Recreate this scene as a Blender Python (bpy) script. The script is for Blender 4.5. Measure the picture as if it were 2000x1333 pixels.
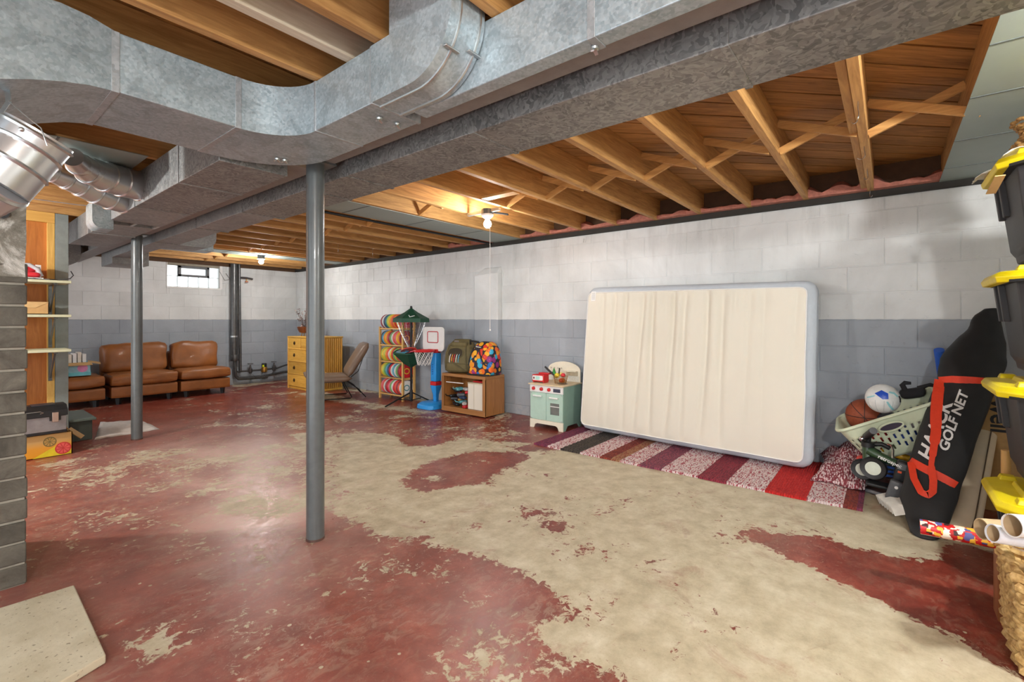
import bpy, bmesh, math, random
import numpy as np
from mathutils import Vector, Matrix, noise
from mathutils.bvhtree import BVHTree
random.seed(7)
for o in list(bpy.data.objects): bpy.data.objects.remove(o)
S = bpy.context.scene; COL = S.collection
PI = math.pi
# ---------------------------------------------------------------- camera, world, lights, exposure
EYE = 1.128; F = 915.0; HOR = 625.0; A = math.radians(38.8)
CA, SA = math.cos(A), math.sin(A)
cam = bpy.data.cameras.new('camera'); co = bpy.data.objects.new('camera', cam); COL.objects.link(co)
co.location = (0, 0, EYE); co.rotation_euler = (PI/2, 0, A-PI/2)
cam.sensor_width = 36; cam.lens = F/2000*36; cam.shift_y = -(666.5-HOR)/2000; cam.clip_start = .05
S.camera = co
S.view_settings.view_transform = 'Standard'; S.view_settings.look = 'None'
S.view_settings.gamma = 1; S.view_settings.use_curve_mapping = False
S.view_settings.exposure = 1.25
W = bpy.data.worlds.new('world'); S.world = W; W.use_nodes = True
W.node_tree.nodes['Background'].inputs[0].default_value = (.92, .96, 1, 1)
W.node_tree.nodes['Background'].inputs[1].default_value = 1.1
def lamp(name, loc, power, r=.035, col=(1, .985, .96)):
    l = bpy.data.lights.new(name, 'POINT'); l.energy = power; l.shadow_soft_size = r; l.color = col
    o = bpy.data.objects.new(name, l); o.location = loc; COL.objects.link(o); return o
BULB1 = (3.02, 2.70, 1.955); BULB2 = (3.07, 7.22, 1.985)
lamp('bulb_or_fill_light', BULB1, 112, .036); lamp('bulb_or_fill_light', BULB2, 225, .036)
lamp('bulb_or_fill_light', (-.85, -.75, 1.93), 62, .05)
lamp('bulb_or_fill_light', (1.7, -.95, 1.93), 48, .05)  # unseen fill lamp, added to brighten the near right side
lamp('bulb_or_fill_light', (-1.0, 4.6, 1.93), 60, .05)  # unseen fill lamp, added in the left area behind the chimney
# ---------------------------------------------------------------- pixel rays to room coordinates
def rx(u): k = (u-1000)/F; return CA+SA*k, SA-CA*k
def pD(u, v, d): a, b = rx(u); return Vector((a*d, b*d, EYE-(v-HOR)*d/F))
def pF(u, v, z=0.0): return pD(u, v, (EYE-z)*F/(v-HOR))
def pX(u, v, X): return pD(u, v, X/rx(u)[0])
def pY(u, v, Y): return pD(u, v, Y/rx(u)[1])
LAT = Vector((SA, -CA, 0)); FWD = Vector((CA, SA, 0)); UP = Vector((0, 0, 1))
# ---------------------------------------------------------------- materials
def s2l(c): return tuple(((x/255)/12.92 if x/255 <= .04045 else ((x/255+.055)/1.055)**2.4) for x in c)
class NT:
    def __init__(s, name):
        s.m = bpy.data.materials.new(name); s.m.use_nodes = True; s.t = s.m.node_tree; s.n = s.t.nodes
        s.b = s.n['Principled BSDF']; s.L = s.t.links.new
    def node(s, typ, **kw):
        x = s.n.new(typ)
        for k, v in kw.items():
            if k.startswith('i_'):
                x.inputs[k[2:].replace('_', ' ')].default_value = v
            else: setattr(x, k, v)
        return x
    def math(s, op, a, b=None, c=None, clamp=False):
        x = s.n.new('ShaderNodeMath'); x.operation = op; x.use_clamp = clamp
        for i, q in enumerate((a, b, c)):
            if q is None: continue
            if hasattr(q, 'links'): s.L(q, x.inputs[i])
            else: x.inputs[i].default_value = q
        return x.outputs[0]
    def coord(s, kind='pos', scale=(1, 1, 1), rot=(0, 0, 0)):
        if kind == 'pos': o = s.n.new('ShaderNodeNewGeometry').outputs['Position']
        else: o = s.n.new('ShaderNodeTexCoord').outputs['Object']
        mp = s.n.new('ShaderNodeMapping'); mp.vector_type = 'POINT'
        mp.inputs['Scale'].default_value = scale; mp.inputs['Rotation'].default_value = rot
        s.L(o, mp.inputs[0]); return mp.outputs[0]
    def noise(s, vec, scale=5, detail=4, rough=.5, dist=0):
        x = s.n.new('ShaderNodeTexNoise'); x.inputs['Scale'].default_value = scale; x.inputs['Detail'].default_value = detail
        x.inputs['Roughness'].default_value = rough; x.inputs['Distortion'].default_value = dist; s.L(vec, x.inputs['Vector']); return x.outputs['Fac']
    def ramp(s, fac, stops, interp='LINEAR'):
        x = s.n.new('ShaderNodeValToRGB'); x.color_ramp.interpolation = interp; e = x.color_ramp.elements
        while len(e) < len(stops): e.new(.5)
        for i, (p, c) in enumerate(stops): e[i].position = p; e[i].color = (*c, 1) if len(c) == 3 else c
        s.L(fac, x.inputs[0]); return x.outputs[0]
    def mix(s, fac, a, b, mode='MIX'):
        x = s.n.new('ShaderNodeMix'); x.data_type = 'RGBA'; x.blend_type = mode
        for i, q in ((0, fac), (6, a), (7, b)):
            if hasattr(q, 'links'): s.L(q, x.inputs[i])
            else: x.inputs[i].default_value = q if i == 0 else (*q, 1)
        return x.outputs[2]
    def bump(s, h, strength=.3, dist=.01):
        x = s.n.new('ShaderNodeBump'); x.inputs['Strength'].default_value = strength; x.inputs['Distance'].default_value = dist
        s.L(h, x.inputs['Height']); s.L(x.outputs[0], s.b.inputs['Normal'])
    def set(s, **kw):
        for k, v in kw.items():
            k = {'base': 'Base Color', 'rough': 'Roughness', 'metal': 'Metallic', 'coat': 'Coat Weight', 'spec': 'Specular IOR Level', 'alpha': 'Alpha', 'trans': 'Transmission Weight', 'sheen': 'Sheen Weight', 'emis': 'Emission Color', 'estr': 'Emission Strength', 'crough': 'Coat Roughness'}[k]
            if hasattr(v, 'links'): s.L(v, s.b.inputs[k])
            else: s.b.inputs[k].default_value = (*v, 1) if isinstance(v, tuple) and len(v) == 3 else v
        return s.m
def rnd(s): return s.n.new('ShaderNodeObjectInfo').outputs['Random']
_c = {}
def plain(rgb, rough=.55, metal=0, var=.12, name=None, sc=18, bump=.15, **kw):
    k = (rgb, rough, metal, var, sc, bump, tuple(kw.items()))
    if k in _c: return _c[k]
    s = NT(name or 'finish'); v = s.coord('obj'); n = s.noise(v, sc, 5, .6)
    c = s2l(rgb); lo = tuple(x*(1-var) for x in c); hi = tuple(min(1, x*(1+var)) for x in c)
    s.set(base=s.ramp(n, [(.3, lo), (.7, hi)]), rough=rough, metal=metal, **kw)
    if bump: s.bump(s.noise(v, sc*6, 3), bump, .002)
    _c[k] = s.m; return s.m
def wood(c1, c2, axis='x', rough=.6, kind='pos', grain=9, coat=0, knots=True):
    s = NT('wood'); sc = {'x': (.09, 1, 1), 'y': (1, .09, 1), 'z': (1, 1, .09), 'd': (.09, 1, 1)}[axis]
    v = s.coord(kind, (1, 1, 1), (0, 0, 0))
    r = rnd(s); off = s.n.new('ShaderNodeVectorMath'); off.operation = 'ADD'; s.L(v, off.inputs[0])
    cb = s.n.new('ShaderNodeCombineXYZ'); s.L(s.math('MULTIPLY', r, 37), cb.inputs[0]); s.L(s.math('MULTIPLY', r, 19), cb.inputs[1]); s.L(s.math('MULTIPLY', r, 23), cb.inputs[2]); s.L(cb.outputs[0], off.inputs[1])
    vr = s.n.new('ShaderNodeMapping'); s.L(off.outputs[0], vr.inputs[0])
    if axis == 'd': vr.inputs['Rotation'].default_value = (0, 0, PI/4)
    v2 = s.n.new('ShaderNodeMapping'); s.L(vr.outputs[0], v2.inputs[0]); v2.inputs['Scale'].default_value = sc
    n = s.noise(v2.outputs[0], grain*4, 6, .65, 1.2); n2 = s.noise(v2.outputs[0], grain*.7, 3, .5)
    f = s.math('ADD', s.math('MULTIPLY', n, .65), s.math('MULTIPLY', n2, .35))
    col = s.ramp(f, [(.3, s2l(c1)), (.66, s2l(c2))])
    if knots:
        k = s.n.new('ShaderNodeTexVoronoi'); k.inputs['Scale'].default_value = 2.2; v3 = s.n.new('ShaderNodeMapping'); s.L(vr.outputs[0], v3.inputs[0])
        v3.inputs['Scale'].default_value = {'x': (.5, 1, 1), 'y': (1, .5, 1), 'z': (1, 1, .5), 'd': (.5, 1, 1)}[axis]; s.L(v3.outputs[0], k.inputs['Vector'])
        kf = s.ramp(k.outputs['Distance'], [(.02, (1, 1, 1)), (.075, (0, 0, 0))]); col = s.mix(s.math('MULTIPLY', kf, .6), col, tuple(x*.35 for x in s2l(c1)))
    hsv = s.n.new('ShaderNodeHueSaturation'); s.L(col, hsv.inputs['Color']); s.L(s.math('MULTIPLY_ADD', r, .3, .85), hsv.inputs['Value'])
    s.set(base=hsv.outputs[0], rough=rough, coat=coat); s.bump(n, .25, .003); return s.m
def galv(cell=70, c1=(128, 135, 137), c2=(178, 184, 186), rough=.42, metal=.65, stain=True, flake=False):
    s = NT('galvanised_metal'); v = s.coord('pos')
    vo = s.n.new('ShaderNodeTexVoronoi'); vo.inputs['Scale'].default_value = cell
    if flake:
        nz = s.n.new('ShaderNodeTexNoise'); nz.inputs['Scale'].default_value = 14; s.L(v, nz.inputs['Vector']); va = s.n.new('ShaderNodeVectorMath'); va.operation = 'MULTIPLY_ADD'
        s.L(nz.outputs['Color'], va.inputs[0]); va.inputs[1].default_value = (.12, .12, .12); s.L(v, va.inputs[2]); s.L(va.outputs[0], vo.inputs['Vector'])
    else: s.L(v, vo.inputs['Vector'])
    sep = s.n.new('ShaderNodeSeparateColor'); s.L(vo.outputs['Color'], sep.inputs[0]); a = sep.outputs[0]; b = sep.outputs[1]
    big = s.noise(v, 2.2, 6, .6, .5)
    f = s.math('ADD', s.math('MULTIPLY', a, .25 if not flake else .42), s.math('MULTIPLY', big, .6))
    col = s.ramp(f, [(.22, s2l(c1)), (.74, s2l(c2))])
    if stain:
        st = s.ramp(s.noise(v, 5, 5, .6, 1.5), [(.52, (0, 0, 0)), (.56, (1, 1, 1))]); col = s.mix(s.math('MULTIPLY', st, .22), col, s2l((95, 103, 106)))
    s.set(base=col, metal=metal, rough=s.math('MULTIPLY_ADD', b, .22, rough-.1)); s.bump(a, .12, .002); return s.m
M = {}
M['joist'] = wood((146, 100, 50), (214, 166, 102), 'x', .65)
M['brace'] = wood((170, 118, 58), (222, 172, 104), 'y', .65, knots=False)
M['joist_white'] = wood((176, 158, 130), (222, 212, 190), 'x', .7)
M['plank'] = wood((112, 74, 34), (196, 142, 78), 'd', .7)
M['duct'] = galv(120, (152, 170, 178), (206, 220, 226), .42, .45); M['duct_spangle'] = galv(75, (98, 100, 100), (160, 162, 160), .5, .4, stain=False, flake=True)
M['duct_dark'] = galv(80, (140, 142, 142), (170, 172, 170), .5, .4); M['pipe_metal'] = plain((205, 210, 214), .3, .75, .05, name='bright_pipe', sc=4, bump=.04)
M['seam'] = galv(90, (150, 158, 162), (196, 202, 206), .42, .4, stain=False); M['zinc'] = plain((196, 200, 200), .3, .9, name='zinc')
M['pan'] = plain((146, 158, 152), .5, .15, .06, name='dull_sheet', sc=3, bump=.04)
M['grey_paint'] = plain((94, 100, 101), .32, .1, .1, name='grey_paint', coat=.3); M['beam_paint'] = plain((140, 138, 136), .5, .1, .12, name='beam_paint')
def wallmat():
    s = NT('painted_block'); v = s.coord('pos'); sep = s.n.new('ShaderNodeSeparateXYZ'); s.L(v, sep.inputs[0]); z = sep.outputs[2]
    n = s.noise(v, 1.3, 6, .6, .4); n2 = s.noise(v, 14, 5, .6)
    white = s.ramp(n, [(.3, s2l((202, 205, 204))), (.7, s2l((232, 235, 235)))])
    blue = s.ramp(n, [(.3, s2l((146, 153, 161))), (.7, s2l((172, 180, 188)))])
    edge = s.math('GREATER_THAN', s.math('ADD', z, s.math('MULTIPLY', s.math('SUBTRACT', n2, .5), .012)), EYE+.003)
    col = s.mix(edge, blue, white)
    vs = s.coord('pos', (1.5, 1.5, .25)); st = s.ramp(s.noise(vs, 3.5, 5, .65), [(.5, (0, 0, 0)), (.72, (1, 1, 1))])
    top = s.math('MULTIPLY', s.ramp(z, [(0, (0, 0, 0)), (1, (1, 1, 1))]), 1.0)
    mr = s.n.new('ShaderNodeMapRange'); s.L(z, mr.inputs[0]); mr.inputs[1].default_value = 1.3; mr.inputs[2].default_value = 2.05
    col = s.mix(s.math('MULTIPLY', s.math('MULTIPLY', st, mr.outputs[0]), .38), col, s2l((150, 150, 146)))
    mr2 = s.n.new('ShaderNodeMapRange'); s.L(z, mr2.inputs[0]); mr2.inputs[1].default_value = .3; mr2.inputs[2].default_value = .0
    col = s.mix(s.math('MULTIPLY', s.math('MULTIPLY', mr2.outputs[0], s.ramp(n2, [(.45, (0, 0, 0)), (.55, (1, 1, 1))])), .35), col, s2l((190, 186, 178)))
    pit = s.ramp(s.noise(v, 26, 3, .5), [(.29, (0, 0, 0)), (.33, (1, 1, 1))])
    hs = s.n.new('ShaderNodeHueSaturation'); s.L(col, hs.inputs['Color']); s.L(s.math('MULTIPLY_ADD', rnd(s), .07, .965), hs.inputs['Value'])
    s.set(base=hs.outputs[0], rough=.55)
    s.bump(s.math('ADD', s.math('MULTIPLY', s.noise(v, 60, 6, .7), .5), s.math('MULTIPLY', pit, .8)), .45, .004); return s.m
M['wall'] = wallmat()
def floormat():
    s = NT('worn_painted_concrete'); v = s.coord('pos')
    w = s.n.new('ShaderNodeAttribute'); w.attribute_name = 'wear_glare'; w = w.outputs['Fac']
    n = s.noise(v, 2.6, 12, .62, .6); n2 = s.noise(v, 24, 8, .7, .6); n3 = s.noise(v, 90, 4, .6)
    f = s.math('ADD', s.math('ADD', s.math('MULTIPLY', w, .8), s.math('MULTIPLY', s.math('SUBTRACT', n, .5), 1.15)), s.math('MULTIPLY', s.math('SUBTRACT', n2, .5), 1.15))
    mask = s.ramp(f, [(.44, (0, 0, 0)), (.50, (1, 1, 1))])
    conc = s.ramp(s.noise(v, 8, 10, .7), [(.25, s2l((158, 146, 120))), (.5, s2l((192, 181, 154))), (.75, s2l((216, 208, 186)))])
    conc = s.mix(s.math('MULTIPLY', s.ramp(n3, [(.3, (1, 1, 1)), (.42, (0, 0, 0))]), .25), conc, s2l((140, 122, 96)))
    red = s.ramp(s.noise(v, 5, 12, .78), [(.28, s2l((92, 32, 23))), (.48, s2l((122, 46, 33))), (.6, s2l((146, 66, 50))), (.72, s2l((182, 122, 104)))])
    # scuffs, plus gloss and haze painted in as a paler red
    scuff_gloss = s.ramp(s.noise(v, 1.1, 7, .6, 1), [(.42, (0, 0, 0)), (.66, (1, 1, 1))])
    wf = s.n.new('ShaderNodeAttribute'); wf.attribute_name = 'scuff_gloss'
    fl = s.math('MULTIPLY', wf.outputs['Fac'], s.math('MULTIPLY_ADD', scuff_gloss, .5, .35))
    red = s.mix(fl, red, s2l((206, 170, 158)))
    sp = s.n.new('ShaderNodeTexVoronoi'); sp.inputs['Scale'].default_value = 13; s.L(v, sp.inputs['Vector'])
    spf = s.math('MULTIPLY', s.ramp(s.math('ADD', sp.outputs['Distance'], s.math('MULTIPLY', n2, .25)), [(.20, (1, 1, 1)), (.225, (0, 0, 0))]), s.ramp(s.noise(v, 1.7, 2), [(.5, (0, 0, 0)), (.53, (1, 1, 1))]))
    mask = s.math('MAXIMUM', mask, spf)
    mp_ = s.n.new('ShaderNodeMapping'); s.L(v, mp_.inputs[0]); mp_.inputs['Rotation'].default_value = (0, 0, .6); mp_.inputs['Scale'].default_value = (5, 8, 1)
    scu = s.ramp(s.noise(mp_.outputs[0], 2.4, 12, .72, 1.2), [(.50, (0, 0, 0)), (.60, (1, 1, 1))]); sc2 = s.ramp(s.noise(v, 1.5, 5, .6), [(.38, (0, 0, 0)), (.6, (1, 1, 1))])
    mask = s.math('MAXIMUM', mask, s.math('MULTIPLY', s.math('MULTIPLY', scu, sc2), s.math('MULTIPLY_ADD', wf.outputs['Fac'], .34, .16)))
    fine = s.ramp(s.noise(v, 32, 12, .8, 1.5), [(.56, (0, 0, 0)), (.63, (1, 1, 1))]); sc3 = s.ramp(s.noise(v, 1.9, 4, .6), [(.45, (0, 0, 0)), (.6, (1, 1, 1))])
    mask = s.math('MAXIMUM', mask, s.math('MULTIPLY', s.math('MULTIPLY', fine, sc3), .6))
    resid = s.math('MULTIPLY', s.ramp(s.noise(v, 3.4, 12, .72, .8), [(.57, (0, 0, 0)), (.68, (1, 1, 1))]), .38)
    mask = s.math('MULTIPLY', mask, s.math('SUBTRACT', 1, resid))
    col = s.mix(mask, red, conc); s.set(base=col, rough=s.math('MULTIPLY_ADD', mask, .2, s.math('MULTIPLY_ADD', n2, .25, .19)), spec=.5)
    s.bump(s.math('ADD', s.math('MULTIPLY', mask, -.5), s.math('MULTIPLY', n2, .7)), .25, .004); return s.m
M['floor'] = floormat()
M['leather'] = plain((142, 86, 40), .42, 0, .22, name='tan_leather', sc=5, bump=.3, coat=.1); M['leather2'] = plain((124, 102, 84), .42, 0, .12, name='taupe_leather', sc=6, bump=.3)
M['black'] = plain((30, 31, 33), .5, 0, .2, name='black_plastic'); M['blackmetal'] = plain((26, 26, 27), .35, .4, name='black_metal')
M['tote'] = plain((52, 53, 56), .5, 0, .1, name='tote_plastic'); M['yellow'] = plain((238, 216, 20), .38, 0, .05, name='yellow_plastic', bump=.03)
M['card'] = plain((196, 158, 104), .8, 0, .1, name='cardboard'); M['kraft'] = plain((198, 172, 134), .75, 0, .08, name='kraft'); M['cream'] = plain((222, 217, 203), .8, 0, .02, name='cream_fabric', sc=3, bump=.1)
M['white'] = plain((232, 232, 230), .5, 0, .03, name='white', bump=.04); M['chrome'] = plain((210, 212, 214), .2, .95, name='chrome'); M['brass'] = plain((172, 128, 62), .35, .85, name='brass')
M['red'] = plain((206, 34, 38), .4, 0, .08, name='red_plastic', bump=.04); M['blue'] = plain((44, 150, 226), .35, 0, .06, name='blue_plastic', bump=.04)
# ---------------------------------------------------------------- mesh builder
class MB:
    def __init__(s, mat=None): s.v = []; s.f = []; s.T = Matrix.Identity(4); s.mi = []; s.cur = 0
    def add(s, vs, fs):
        b = len(s.v); s.v += [s.T @ Vector(p) for p in vs]; s.f += [tuple(b+i for i in f) for f in fs]; s.mi += [s.cur]*len(fs); return s
    def box(s, x0, x1, y0, y1, z0, z1):
        return s.add([(x, y, z) for z in (z0, z1) for y in (y0, y1) for x in (x0, x1)], [(0, 2, 3, 1), (4, 5, 7, 6), (0, 1, 5, 4), (2, 6, 7, 3), (0, 4, 6, 2), (1, 3, 7, 5)])
    def cbox(s, c, sx, sy, sz): x, y, z = c; return s.box(x-sx/2, x+sx/2, y-sy/2, y+sy/2, z-sz/2, z+sz/2)
    def prism(s, poly, a, b, axis='z'):
        n = len(poly); f = {'z': lambda p, h: (p[0], p[1], h), 'y': lambda p, h: (p[0], h, p[1]), 'x': lambda p, h: (h, p[0], p[1])}[axis]
        vs = [f(p, a) for p in poly]+[f(p, b) for p in poly]
        return s.add(vs, [tuple(range(n))[::-1], tuple(range(n, 2*n))]+[(i, (i+1) % n, n+(i+1) % n, n+i) for i in range(n)])
    def loft(s, rings, close=True, caps=True):
        n = len(rings[0]); vs = [p for r in rings for p in r]; fs = []
        for k in range(len(rings)-1):
            for i in range(n if close else n-1): j = (i+1) % n; fs.append((k*n+i, k*n+j, (k+1)*n+j, (k+1)*n+i))
        if caps: fs.append(tuple(range(n))[::-1]); fs.append(tuple((len(rings)-1)*n+i for i in range(n)))
        return s.add(vs, fs)
    def tube(s, path, r, n=10, caps=True, flat=None):
        P = [Vector(p) for p in path]; R = r if isinstance(r, (list, tuple)) else [r]*len(P); rings = []; nrm = None
        for i, p in enumerate(P):
            t = (P[min(i+1, len(P)-1)]-P[max(i-1, 0)]).normalized()
            if nrm is None: nrm = t.orthogonal().normalized()
            nrm = (nrm-t*nrm.dot(t)).normalized(); bn = t.cross(nrm)
            rings.append([p+(nrm*math.cos(a)+bn*math.sin(a))*R[i] for a in [2*PI*k/n for k in range(n)]])
        return s.loft(rings, True, caps)
    def bar(s, a, b, w, h, up=(0, 0, 1)):
        a, b = Vector(a), Vector(b); t = (b-a).normalized(); sd = t.cross(Vector(up)).normalized(); u = sd.cross(t)
        q = [sd*w/2*i+u*h/2*j for i, j in ((-1, -1), (1, -1), (1, 1), (-1, 1))]
        return s.loft([[a+x for x in q], [b+x for x in q]])
    def lathe(s, prof, c=(0, 0, 0), n=24, axis=None, caps=True):
        T = Matrix.Translation(c)
        if axis is not None: T = T @ Vector((0, 0, 1)).rotation_difference(Vector(axis)).to_matrix().to_4x4()
        return s.loft([[T @ Vector((r*math.cos(2*PI*k/n), r*math.sin(2*PI*k/n), z)) for k in range(n)] for r, z in prof], True, caps)
    def ball(s, c, r, n=16, sc=(1, 1, 1)):
        m = n//2; rings = [[(c[0]+r*sc[0]*math.sin(PI*j/m)*math.cos(2*PI*k/n), c[1]+r*sc[1]*math.sin(PI*j/m)*math.sin(2*PI*k/n), c[2]-r*sc[2]*math.cos(PI*j/m)) for k in range(n)] for j in range(1, m)]
        return s.loft(rings)
    def selip(s, secs, n=28):
        rings = []
        for z, cx, cy, a, b, e in secs:
            r = []
            for k in range(n):
                t = 2*PI*k/n; c_, s_ = math.cos(t), math.sin(t)
                r.append((cx+a*math.copysign(abs(c_)**(2/e), c_), cy+b*math.copysign(abs(s_)**(2/e), s_), z))
            rings.append(r)
        return s.loft(rings)
    def pillow(s, x0, x1, y0, y1, z0, z1, e=.05, nx=10, ny=10, seed=0, lump=.0):
        # a soft box: superellipsoid-like cushion
        cx, cy, cz = (x0+x1)/2, (y0+y1)/2, (z0+z1)/2; hx, hy, hz = (x1-x0)/2, (y1-y0)/2, (z1-z0)/2
        bm = bmesh.new(); bmesh.ops.create_cube(bm, size=2); bmesh.ops.subdivide_edges(bm, edges=bm.edges, cuts=7, use_grid_fill=True)
        vs = []
        for v in bm.verts:
            p = Vector((v.co.x*hx, v.co.y*hy, v.co.z*hz)); q = Vector((max(-hx+e, min(hx-e, p.x)), max(-hy+e, min(hy-e, p.y)), max(-hz+e, min(hz-e, p.z))))
            dd = p-q
            if dd.length > 1e-6: p = q+dd.normalized()*e
            if lump:
                k = noise.noise_vector(Vector((p.x*5+seed, p.y*5, p.z*5)))*lump; p = p+k
            vs.append((cx+p.x, cy+p.y, cz+p.z))
        fs = [tuple(v.index for v in f.verts) for f in bm.faces]; bm.free(); return s.add(vs, fs)
    def mesh(s, name, mats, loc=(0, 0, 0), smooth=True, ang=38):
        me = bpy.data.meshes.new(name); L = Vector(loc); me.from_pydata([v-L for v in s.v], [], s.f)
        for m in (mats if isinstance(mats, (list, tuple)) else [mats]): me.materials.append(m)
        if any(s.mi): me.polygons.foreach_set('material_index', s.mi)
        me.validate(); bm = bmesh.new(); bm.from_mesh(me); bmesh.ops.recalc_face_normals(bm, faces=bm.faces); bm.to_mesh(me); bm.free()
        if smooth:
            me.polygons.foreach_set('use_smooth', [True]*len(me.polygons)); me.set_sharp_from_angle(angle=math.radians(ang))
        return me
def cat(o, label, c=None, group=None, kind=None):
    if label: o['label'] = label
    if c: o['category'] = c
    if group: o['group'] = group
    if kind: o['kind'] = kind
    return o
def thing(name, label, c, loc, group=None):
    o = bpy.data.objects.new(name, None); o.empty_display_size = .05; o.location = loc; COL.objects.link(o); o['_l'] = 0; del o['_l']
    return cat(o, label, c, group)
def wloc(p):
    L = Vector((0, 0, 0))
    while p is not None: L = L+p.location; p = p.parent
    return L
def part(name, mb, mat, parent=None, bev=0, smooth=True, label=None, ang=38, kind=None):
    L = wloc(parent)
    if parent is None and mb.v:
        xs = [v.x for v in mb.v]; ys = [v.y for v in mb.v]; L = Vector(((min(xs)+max(xs))/2, (min(ys)+max(ys))/2, min(v.z for v in mb.v)))
    me = mb.mesh(name, mat, L, smooth, ang); o = bpy.data.objects.new(name, me); COL.objects.link(o)
    if parent is not None: o.parent = parent
    else: o.location = L
    if bev:
        m = o.modifiers.new('bevel', 'BEVEL'); m.width = bev; m.segments = 2; m.limit_method = 'ANGLE'; m.angle_limit = math.radians(40)
    if label: o['label'] = label
    if kind: o['kind'] = kind
    return o
def solo(name, mb, mat, label, c, group=None, bev=0, **k): return cat(part(name, mb, mat, None, bev, **k), label, c, group)
def lcl(loc, rz=0, rx_=0, ry=0): return Matrix.Translation(loc) @ Matrix.Rotation(rz, 4, 'Z') @ Matrix.Rotation(ry, 4, 'Y') @ Matrix.Rotation(rx_, 4, 'X')
def text_mb(txt, origin, xdir, ydir, size, bvh=None, off=.003, bold=0, shear=0, fit=None, thick=0):
    c = bpy.data.curves.new('t', 'FONT'); c.body = txt; c.size = 1; c.offset = bold; c.shear = shear; c.resolution_u = 3
    o = bpy.data.objects.new('t', c); COL.objects.link(o); dg = bpy.context.evaluated_depsgraph_get(); me = bpy.data.meshes.new_from_object(o.evaluated_get(dg))
    bm = bmesh.new(); bm.from_mesh(me); bmesh.ops.triangulate(bm, faces=bm.faces)
    for _ in range(2 if bvh else 0): bmesh.ops.subdivide_edges(bm, edges=[e for e in bm.edges if e.calc_length() > .12], cuts=1)
    bmesh.ops.triangulate(bm, faces=bm.faces)
    x, y = Vector(xdir).normalized(), Vector(ydir).normalized(); nrm = x.cross(y); O = Vector(origin)
    w = max(v.co.x for v in bm.verts); sx = fit/w if fit else size
    m = MB(); vs = []
    for v in bm.verts:
        p = O+x*v.co.x*sx+y*v.co.y*size
        if bvh:
            h = bvh.ray_cast(p+nrm*.5, -nrm)
            if h[0] is not None: p = h[0]+nrm*off
        else: p = p+nrm*off
        vs.append(p)
    m.add(vs, [tuple(v.index for v in f.verts) for f in bm.faces]); bm.free(); bpy.data.objects.remove(o); bpy.data.curves.remove(c); bpy.data.meshes.remove(me)
    return m
def rect(x0, x1, y0, y1): return [(x0, y0), (x1, y0), (x1, y1), (x0, y1)]
def rrect(x0, x1, y0, y1, r, n=5):
    out = []
    for cx, cy, a in ((x1-r, y0+r, -PI/2), (x1-r, y1-r, 0), (x0+r, y1-r, PI/2), (x0+r, y0+r, PI)):
        out += [(cx+r*math.cos(a+PI/2*k/n), cy+r*math.sin(a+PI/2*k/n)) for k in range(n+1)]
    return out
# ---------------------------------------------------------------- the room
WX, WY, XL, YN = 4.40, 8.83, -1.7, -1.55; WT = 2.035; JB = 2.083; JT = 2.27
# floor with its worn paint
STEP = .032; nx = int((WX-XL)/STEP)+1; ny = int((WY-YN)/STEP)+1
gx, gy = np.meshgrid(np.linspace(XL, WX+.06, nx), np.linspace(YN, WY+.06, ny)); gx = gx.ravel(); gy = gy.ravel()
def inside(poly):
    c = np.zeros(gx.shape, bool); n = len(poly)
    for i in range(n):
        x1, y1 = poly[i]; x2, y2 = poly[(i+1) % n]
        if y1 == y2: continue
        c ^= ((y1 > gy) != (y2 > gy)) & (gx < (x2-x1)*(gy-y1)/(y2-y1)+x1)
    return c
def fp(pts): return [tuple(pF(u, v))[:2] for u, v in pts]
wear_glare = np.full(gx.shape, .36)
def patch(pts, val): wear_glare[inside(fp(pts))] = val
patch([(640, 990), (655, 930), (660, 850), (700, 842), (770, 850), (830, 875), (900, 858), (1060, 866), (1000, 880), (1250, 880), (1700, 960), (1960, 1060), (2300, 1200), (2300, 1800), (1245, 1800), (1245, 1330), (1175, 1292), (1100, 1275), (1050, 1240), (1000, 1205), (960, 1230), (890, 1300), (830, 1333), (900, 1240), (1000, 1195), (1105, 1195), (1070, 1160), (1000, 1112), (930, 1085), (840, 1070), (820, 1045), (780, 1052), (740, 1042), (700, 1020)], .86)
patch([(1000, 1120), (1060, 1140), (1105, 1195), (1070, 1215), (1000, 1200)], .33)
patch([(1440, 1025), (1500, 1045), (1590, 1045), (1645, 1065), (1710, 1085), (1850, 1110), (1845, 1055), (1960, 1085), (2060, 1150), (2300, 1300), (2300, 1600), (1990, 1318), (1940, 1290), (1850, 1235), (1750, 1185), (1670, 1150), (1590, 1110), (1525, 1080)], .12)
patch([(780, 935), (850, 902), (925, 882), (1000, 884), (1045, 895), (980, 915), (930, 945), (860, 955), (805, 957)], .2)
patch([(830, 935), (850, 924), (870, 935), (850, 945)], .85); patch([(770, 850), (800, 842), (828, 850), (822, 868), (800, 872), (785, 862)], .1)
for u, v, w, h in ((1110, 975, 26, 5), (1275, 998, 34, 8), (1360, 992, 20, 6), (1440, 990, 45, 7), (1050, 1000, 30, 7), (1090, 1030, 40, 8), (1145, 1076, 26, 10), (1065, 1070, 16, 8), (1225, 1020, 14, 6), (1190, 972, 12, 3), (1015, 985, 20, 10)):
    patch([(u+w*math.cos(t), v+h*math.sin(t)) for t in [k*PI/5 for k in range(10)]], .57)
patch([(0, 900), (60, 900), (300, 880), (380, 900), (330, 960), (240, 985), (60, 935), (0, 940)], .53)
patch([(330, 880), (480, 868), (640, 900), (640, 990), (560, 1015), (430, 1010), (330, 940)], .55)  # glare on the glossy floor, put into the colour as half-bare concrete
patch([(560, 860), (665, 835), (665, 1000), (600, 985), (545, 930)], .66)
patch([(60, 1000), (200, 990), (420, 1040), (480, 1100), (300, 1110), (100, 1060)], .44)
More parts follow.
